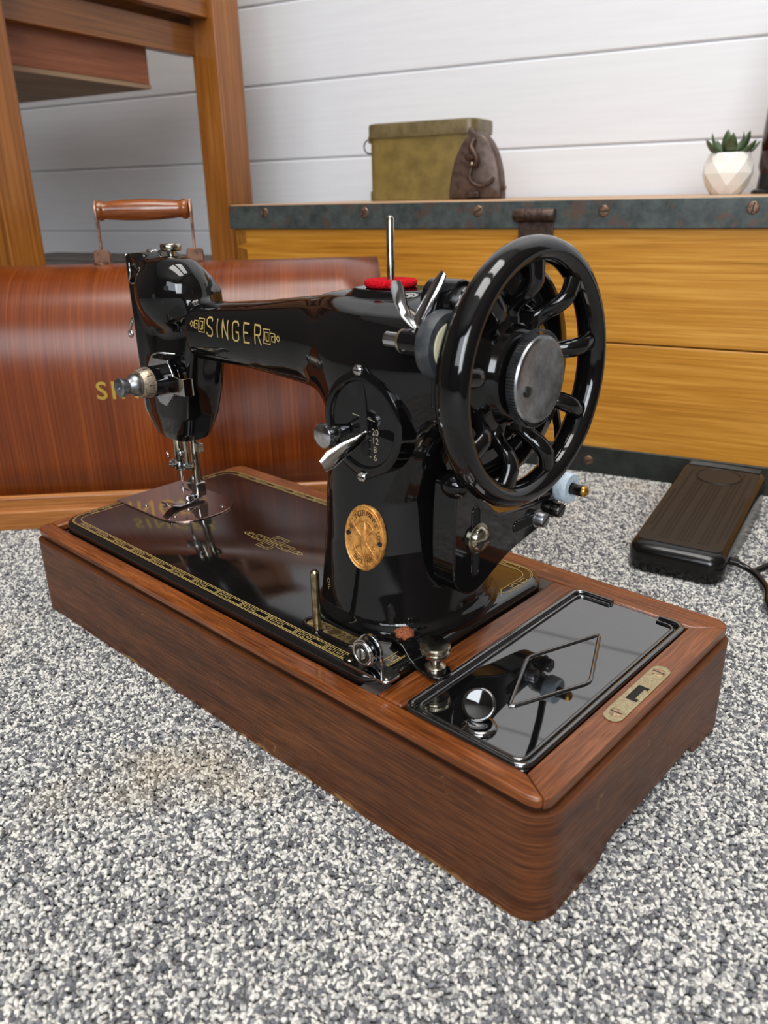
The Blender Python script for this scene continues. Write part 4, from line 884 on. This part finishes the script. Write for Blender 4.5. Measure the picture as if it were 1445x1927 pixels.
# ------------------------------------------------------------------ chest against the wall
def chest():
    u0, u1, v0, v1 = -191, 760, 549, 990
    ch = thing('storage_chest', 'long golden pine chest with blue-grey riveted metal edge straps against the white wall', 'chest', FW, (280, 770, 0))
    for z0, z1 in ((20, 160.0), (161.6, 290)): MB().box(u0, u1, v0, v0+18, z0, z1).build('front_board', M_PINE, ch, bevel=1.2, grain='x')
    for i in range(2):
        z0, z1 = ((20, 160), (161.6, 290))[i]
        MB().box(u0, u0+18, v0+18.2, v1, z0, z1).build('side_board', M_PINE, ch, bevel=1.2, grain='y'); MB().box(u1-18, u1, v0+18.2, v1, z0, z1).build('side_board', M_PINE, ch, bevel=1.2, grain='y')
    MB().box(u0, u1, v1-15, v1, 20, 290).build('back_panel', M_PINE, ch, grain='x'); MB().box(u0+18, u1-18, v0+18, v1-15, 20, 30).build('bottom_panel', M_PINE, ch, grain='x')
    MB().box(u0-4, u1+4, v0-2, v1, 290, 319.6).build('lid', M_PINEEDGE, ch, bevel=1, grain='x')
    st = MB().box(u0-6.5, u1+6.5, v0-5, v0-1.9, 288, 318.6).build('top_strap', M_STRIP, ch, bevel=.8)
    MB().box(u0-6.5, u0-4, v0-1.9, v1, 288, 318.6).build('side_strap', M_STRIP, ch, bevel=.6)
    MB().box(u0-2, u1+2, v0-4, v0-.1, 0, 33.5).build('bottom_strap', M_STRIPLOW, ch, bevel=.8)
    MB().box(u0-2, u0-.1, v0, v1, 0, 33.5).build('bottom_strap', M_STRIPLOW, ch, bevel=.8)
    for u, z_, r, ang in ((-136, 309, 6.3, 75), (21.5, 308, 6.3, 60), (178, 308, 6.6, 35), (328, 306.5, 6.4, 5), (481, 308, 6.6, 80), (332, 15.5, 6, 20), (100, 15.5, 6, 60), (560, 15.5, 6, 60)):
        vv = v0-5 if z_ > 100 else v0-4
        s_ = MB().lathe([(0, vv), (r, vv), (r*.8, vv-1.2), (0, vv-1.6)], (u, 0, z_), 'y', 22).build('strap_screw', M_SCREW, ch)
        c, q = math.cos(math.radians(ang)), math.sin(math.radians(ang)); w = .7
        MB().prism([(u+c*r*.85-q*w, z_+q*r*.85+c*w), (u+c*r*.85+q*w, z_+q*r*.85-c*w), (u-c*r*.85+q*w, z_-q*r*.85-c*w), (u-c*r*.85-q*w, z_-q*r*.85+c*w)], 'y', vv-1.9, vv-1).build('screw_slot', M_DARKINK, s_)
    # hasp
    hs = MB().lathe([(0, 226), (6.4, 226), (7, 227), (7, 239.5), (6.4, 240), (6.4, 240.4), (7, 241), (7, 260), (6.4, 260.4), (7, 261), (7, 273.4), (6.4, 274.4), (0, 274.4)], (0, v0-12, 303.5), 'x', 24).build('hasp', M_RUSTMETAL, ch, smooth=40)
    MB().box(230, 272, v0-7, v0-4.8, 250, 303).build('hasp_plate', M_RUSTMETAL, hs, bevel=.8)
    # dovetail joints at the left corner
    for z0, z1 in ((268, 286), (244, 262), (220, 238), (196, 214)): MB().prism([(u0-.2, z0-2), (u0+17, z0+1.5), (u0+17, z1-1.5), (u0-.2, z1+2)], 'y', v0-.5, v0+.3).build('dovetail', M_PINEEDGE if False else wood('dovetail_end', (96, 56, 14), (136, 86, 26), (160, 108, 42), 40, 300, .4, .5, .1), ch, grain='z')
chest()

# ------------------------------------------------------------------ on the chest
def tin():
    t = thing('metal_tin', 'olive green metal tin with flat lid standing on the chest', 'tin', FW, (-5, 790, 319.6))
    u0, u1, v0, v1 = -91, 83, 760, 835; zb, zt = 319.7, 431
    MB().prism(rrect(u0, u1, v0, v1, 14, 6), 'z', zb, 409).build('tin_body', M_OLIVE, t, bevel=1)
    rings = [[(a, b, q) for a, b in rrect(u0-i, u1+i, v0-i, v1+i, 15, 6)] for i, q in ((.3, 408), (2.4, 408), (2.6, 411), (2.6, 424), (1.8, 427), (-2, 428.4))]
    MB().loft(rings).build('tin_lid', M_OLIVE2, t, smooth=40)
    MB().torus((u0-5, 775, 398), 10, 1.1, 'y', 28, 8).build('wire_ring', M_DSTEEL, t, smooth=60); MB().box(u0-4, u0+1, 768, 782, 402, 412).build('ring_bracket', M_OLIVE2, t, bevel=1)
    MB().box(u0-3, u0+.5, 770, 790, 320, 334).build('side_clip', M_OLIVE2, t, bevel=1)
    # brown domed plate on the right end, facing front
    out = [(52, 320)]+[(94+x, 320+y) for x, y in [(-42*math.cos(math.radians(q)), 88*math.sin(math.radians(q))) for q in range(6, 91, 6)]]+[(94+40*math.sin(math.radians(q)), 320+88*math.cos(math.radians(q))) for q in range(6, 90, 6)]+[(134, 320)]
    rings = []
    cx, cz = 94, 348
    for k, y in ((1, 758), (1, 745), (.96, 741), (.9, 739.5), (.02, 738)): rings.append([(cx+(a-cx)*k, y, max(319.7, cz+(b-cz)*k)) for a, b in out])
    d = MB().loft(rings).build('domed_plate', M_DIAL, t, smooth=40)
    MB().tube(spline([(92, 738, 398), (90, 732, 388), (96, 730, 380), (100, 731, 372), (96, 732, 364)], 6), 4.2, 10).build('catch', M_RUSTMETAL, d, smooth=60)
    MB().tube(spline([(90, 735, 362), (88, 733, 350), (94, 733, 341), (106, 733, 337), (118, 734, 341), (124, 735, 348)], 6), 2.4, 8).build('curved_spring', M_RUSTMETAL, d, smooth=60)
    MB().ell((90, 733, 376), 10, 4, 5).build('catch_block', M_RUSTMETAL, d, smooth=60); MB().ell((92, 731, 366.5), 3, 2.4, 3).build('rivet', M_NICKEL, d, smooth=60)
    MB().box(82, 102, 733, 740, 322, 330).build('hinge_lug', M_RUSTMETAL, d, bevel=1.5)
    MB().prism([(83, 415), (88, 408), (92, 400), (84, 396), (80, 408)], 'y', 742, 752).build('plate_strap', M_DIAL, d, bevel=1)
    MB().prism([(133, 330), (137, 332), (137, 337), (133, 336)], 'y', 742, 752).build('pin_end', M_RUSTMETAL, d, bevel=.5)
tin()
def pot():
    c = (424, 792)
    p = thing('succulent_pot', 'small white faceted ceramic pot holding a green succulent on the chest', 'plant', FW, (c[0], c[1], 319.6))
    rings = []
    for r, q, off in ((19, 319.7, 0), (26.5, 330, .5), (31.8, 345, 0), (29.8, 358, .5), (26, 369.5, 0)):
        rings.append([(c[0]+r*math.cos(2*math.pi*(i+off)/9+.3), c[1]+r*math.sin(2*math.pi*(i+off)/9+.3), q) for i in range(9)])
    mb = MB(); vs = [q for r in rings for q in r]; fs = []
    for k in range(4):
        for i in range(9):
            j = (i+1) % 9
            if k % 2 == 0: fs += [(k*9+i, k*9+j, (k+1)*9+i), (k*9+j, (k+1)*9+j, (k+1)*9+i)]
            else: fs += [(k*9+i, (k+1)*9+j, (k+1)*9+i), (k*9+i, k*9+j, (k+1)*9+j)]
    n = len(vs); inner = [(c[0]+(q[0]-c[0])*.9, c[1]+(q[1]-c[1])*.9, 369.5) for q in rings[-1]]; low = [(q[0], q[1], 362) for q in inner]
    vs += inner+low; fs += [(36+i, 36+(i+1) % 9, n+(i+1) % 9, n+i) for i in range(9)]+[(n+i, n+(i+1) % 9, n+9+(i+1) % 9, n+9+i) for i in range(9)]
    fs += [tuple(range(9))[::-1]]
    mb.add(vs, fs).build('pot', M_CERAMIC, p, flat=True, bevel=.5)
    MB().lathe([(0, 361), (23, 361), (22, 364), (0, 366)], (c[0], c[1], 0), n=24).build('soil', plain('dark_soil', (46, 40, 32), .9), p)
    def leaf(ang, tilt, ln, w):
        rings = []; d = Vector((math.cos(ang)*math.cos(tilt), math.sin(ang)*math.cos(tilt), math.sin(tilt))); sd = Vector((-math.sin(ang), math.cos(ang), 0)); up = sd.cross(d)*-1
        b0 = Vector((c[0], c[1], 364))+Vector((math.cos(ang), math.sin(ang), 0))*5
        for k in range(9):
            t = k/8; ww = w*(.45+.9*t-1.34*t**3.2)*1.0; ww = max(ww, .15); th = ww*.42; pc = b0+d*ln*t+up*(-5.5*math.sin(t*2.2)+5*t*t)
            rings.append([tuple(pc+sd*ww*math.cos(2*math.pi*i/10)+up*th*math.sin(2*math.pi*i/10)) for i in range(10)])
        MB().loft(rings).build('leaf', M_LEAF, p, smooth=70)
    for k in range(7): leaf(.35+k*.9, .55+.14*(k % 2), 36+3*(k % 3), 9)
    for k in range(5): leaf(.8+k*1.25, .98+.1*(k % 2), 36, 8)
    for k in range(3): leaf(.1+k*2.1, 1.3, 31, 7)
pot()
def bottle():
    b = thing('dark_bottle', 'tall dark brown bottle on black foot at the right end of the chest', 'bottle', FW, (499, 806, 319.6))
    MB().lathe([(0, 319.7), (45, 319.7), (46.5, 321), (45, 324), (40, 326), (38.5, 343), (0, 343)], (499, 806, 0), n=48).build('foot', plain('black_foot', (14, 12, 12), .35), b, smooth=40)
    MB().lathe([(0, 343), (38.5, 343), (41, 352), (40.5, 390), (38, 440), (30, 470), (19, 500), (14, 520), (14, 570), (0, 571)], (499, 806, 0), n=48).build('bottle_body', M_BROWNGLASS, b, smooth=50)
bottle()

# ------------------------------------------------------------------ table at the left
def table():
    t = thing('side_table', 'orange-brown wooden table with an open drawer standing left of the chest', 'table', FW, (-760, 530, 0))
    def leg(u0, u1, v0, v1): MB().box(u0, u1, v0, v1, 0, 735).build('leg', M_TABLE, t, bevel=2.2, seg=3, grain='z')
    leg(-380, -330, 716, 780); leg(-380, -330, 281, 332); leg(-1290, -1240, 716, 780); leg(-1290, -1240, 281, 332)
    MB().box(-360, -342, 332, 716, 586, 735).build('apron', M_TABLE, t, bevel=1.2, grain='y')
    MB().box(-1278, -1260, 332, 716, 586, 735).build('apron', M_TABLE, t, bevel=1.2, grain='y'); MB().box(-1240, -380, 755, 772, 586, 735).build('apron', M_TABLE, t, bevel=1.2, grain='x')
    MB().box(-392, -374, 332, 722, 537.5, 579).build('drawer_rail', M_TABLE, t, bevel=1.2, grain='y')
    MB().box(-1315, -305, 262, 800, 735, 760).build('table_top', M_TABLE, t, bevel=3, grain='x')
    MB().box(-1240, -380, 283, 300, 586, 606).build('front_rail', M_TABLE, t, bevel=1.2, grain='x')
    u1, u0, v0, v1 = -391, -900, 300, 626
    d = MB().box(u0, u1+1, v0, v1+1, 484.5, 490.8).build('drawer', M_PLY, t, bevel=.4, grain='y')
    MB().box(u1-14, u1, v0, v1, 491, 586).build('drawer_side', M_DRAWER, d, bevel=.8, grain='y'); MB().box(u0, u0+14, v0, v1, 491, 586).build('drawer_side', M_DRAWER, d, bevel=.8, grain='y')
    MB().box(u0+14, u1-14, v1-14, v1, 491, 586).build('drawer_back', M_DRAWER, d, bevel=.8, grain='x'); MB().box(u0+14, u1-14, v0, v0+16, 491, 586).build('drawer_front', M_DRAWER, d, bevel=.8, grain='x')
    
table()
fb = Frame(0, 0, AW+math.radians(-7))
gb = thing('grey_box', 'low grey cardboard box behind the bentwood cover under the table', 'box', FW, (-720, 860, 0))
MB().box(-1010, -450, 800, 930, -3, 216).build('box_body', M_GREYBOX, gb, bevel=2)
MB().box(-1014, -446, 796, 934, 216, 222).build('box_lid', M_GREYBOX, gb, bevel=2)

# ------------------------------------------------------------------ foot pedal and its cord
FP = Frame(389.5, 397, math.radians(10.2))
def pedal():
    p = thing('foot_pedal', 'black ribbed sewing machine foot pedal lying on the carpet', 'foot pedal', FP, (0, 107, 0))
    Lp, Wp = 214, 41.5
    def sec(y, ins, hgt):
        bul = 5.5*math.sin(math.pi*min(1, max(0, y/Lp)))
        return Wp+bul-ins
    ys = np.linspace(0, Lp, 20); hz = lambda y: 27+19*(y/Lp)
    def outline(ins, zf):
        L = []
        r = 12
        for x, y in rrect(-Wp+ins, Wp-ins, ins, Lp-ins, r, 6): L.append((x+math.copysign(5.5*math.sin(math.pi*min(1, max(0, y/Lp))), x), y-3.5*(1-(x/Wp)**2)*(1 if y < 30 else 0)+3*(1-(x/Wp)**2)*(1 if y > Lp-30 else 0), zf(y)))
        return L
    D = lambda ins, zf: [q for q in dens3(outline(ins, zf), zf)]
    def dens3(o, zf):
        out = []
        for i in range(len(o)):
            a, b = o[i], o[(i+1) % len(o)]; m = max(1, int(math.dist(a, b)//12))
            for k in range(m): y = a[1]+(b[1]-a[1])*k/m; out.append((a[0]+(b[0]-a[0])*k/m, y, zf(y)))
        return out
    base_o = outline(0, lambda y: 0); N0 = None
    specs = [(2, lambda y: .5), (0, lambda y: 3), (0, lambda y: hz(y)*.72), (1.2, lambda y: hz(y)-4.4), (3.5, lambda y: hz(y)-1.6), (7, lambda y: hz(y))]
    ref = dens3(base_o, lambda y: 0); rings = []
    for ins, zf in specs:
        ring = []
        for x, y, _ in ref:
            k = 1-ins/Wp; yy = Lp/2+(y-Lp/2)*(1-ins/(Lp/2)); ring.append((x*k, yy, zf(yy)))
        rings.append(ring)
    rings.append([(x*.01, Lp/2+(y-Lp/2)*.01, hz(Lp/2)) for x, y, _ in ref])
    MB().loft(rings[:6]+rings[6:]).build('pedal_body', M_PLAST, p, smooth=50)
    # tread plate, ribs
    tp = rrect(-37, 37, 10, 198, 6, 4); tr = MB(); tr.loft([[(x, y, hz(y)-.5) for x, y in tp], [(x, y, hz(y)+.8) for x, y in tp]])
    t = tr.build('tread', M_PLASTTOP, p, smooth=40)
    def line(x, y0, y1): return MB().loft([[(x-1.05, y, hz(y)+.7), (x+1.05, y, hz(y)+.7), (x+1.05, y, hz(y)+1.02), (x-1.05, y, hz(y)+1.02)] for y in (y0, y1)]).build('groove', M_GROOVE, t, flat=True)
    for x in (-33, -28.5, -19, -15.5, -12, -3.5, 0, 3.5, 7, 16, 19.5, 23, 30, 34):
        y1 = 190
        if abs(x) < 21: y1 = 176-math.sqrt(max(0, 19**2-.82*x*x))-1.5
        line(x, 20 if abs(x) < 26 else (28 if abs(x) < 31 else 42), y1 if abs(x) < 26 else y1-(6 if abs(x) < 31 else 60))
    disc = [(21*math.cos(2*math.pi*k/40), 176+19*math.sin(2*math.pi*k/40)) for k in range(40)]
    MB().loft([[(x, y, hz(y)+.6) for x, y in disc], [(x, y, hz(y)+1.1) for x, y in disc]]).build('tread_disc', M_PLASTTOP, t, smooth=40)
    MB().tube([(x*1.05, 176+(y-176)*1.05, hz(y)+.8) for x, y in disc+[disc[0]]], .8, 6).build('disc_groove', M_GROOVE, t)
    for k in range(4): y = 200+k*2.6; MB().tube([(x, y+2*(1-(x/36)**2), hz(y)+.6) for x in range(-36, 37, 6)], 1.1, 8).build('end_rib', M_PLAST, t, smooth=60)
    # strain relief and cord
    W2 = lambda X, Y, Z: ((X-389.5)*FP.c+(Y-397)*FP.s, -(X-389.5)*FP.s+(Y-397)*FP.c, Z)
    MB().tube([W2(417, 434, 13), W2(424, 438, 13), W2(432, 441, 12)], [4.6, 4.2, 3.4], 12).build('strain_relief', M_PLAST, p, smooth=50)
    path = spline([W2(*q) for q in ((430, 440, 12), (438, 441.5, 9), (447, 439, 7), (456, 432, 5), (466, 418, 4), (474, 396, 4), (492, 372, 4), (530, 380, 4), (545, 425, 4), (515, 468, 5), (480, 478, 9), (458, 466, 11), (446, 449, 6))], 8)
    MB().tube(path, 3.0, 10).build('cord', M_PLAST, p, smooth=60)
pedal()
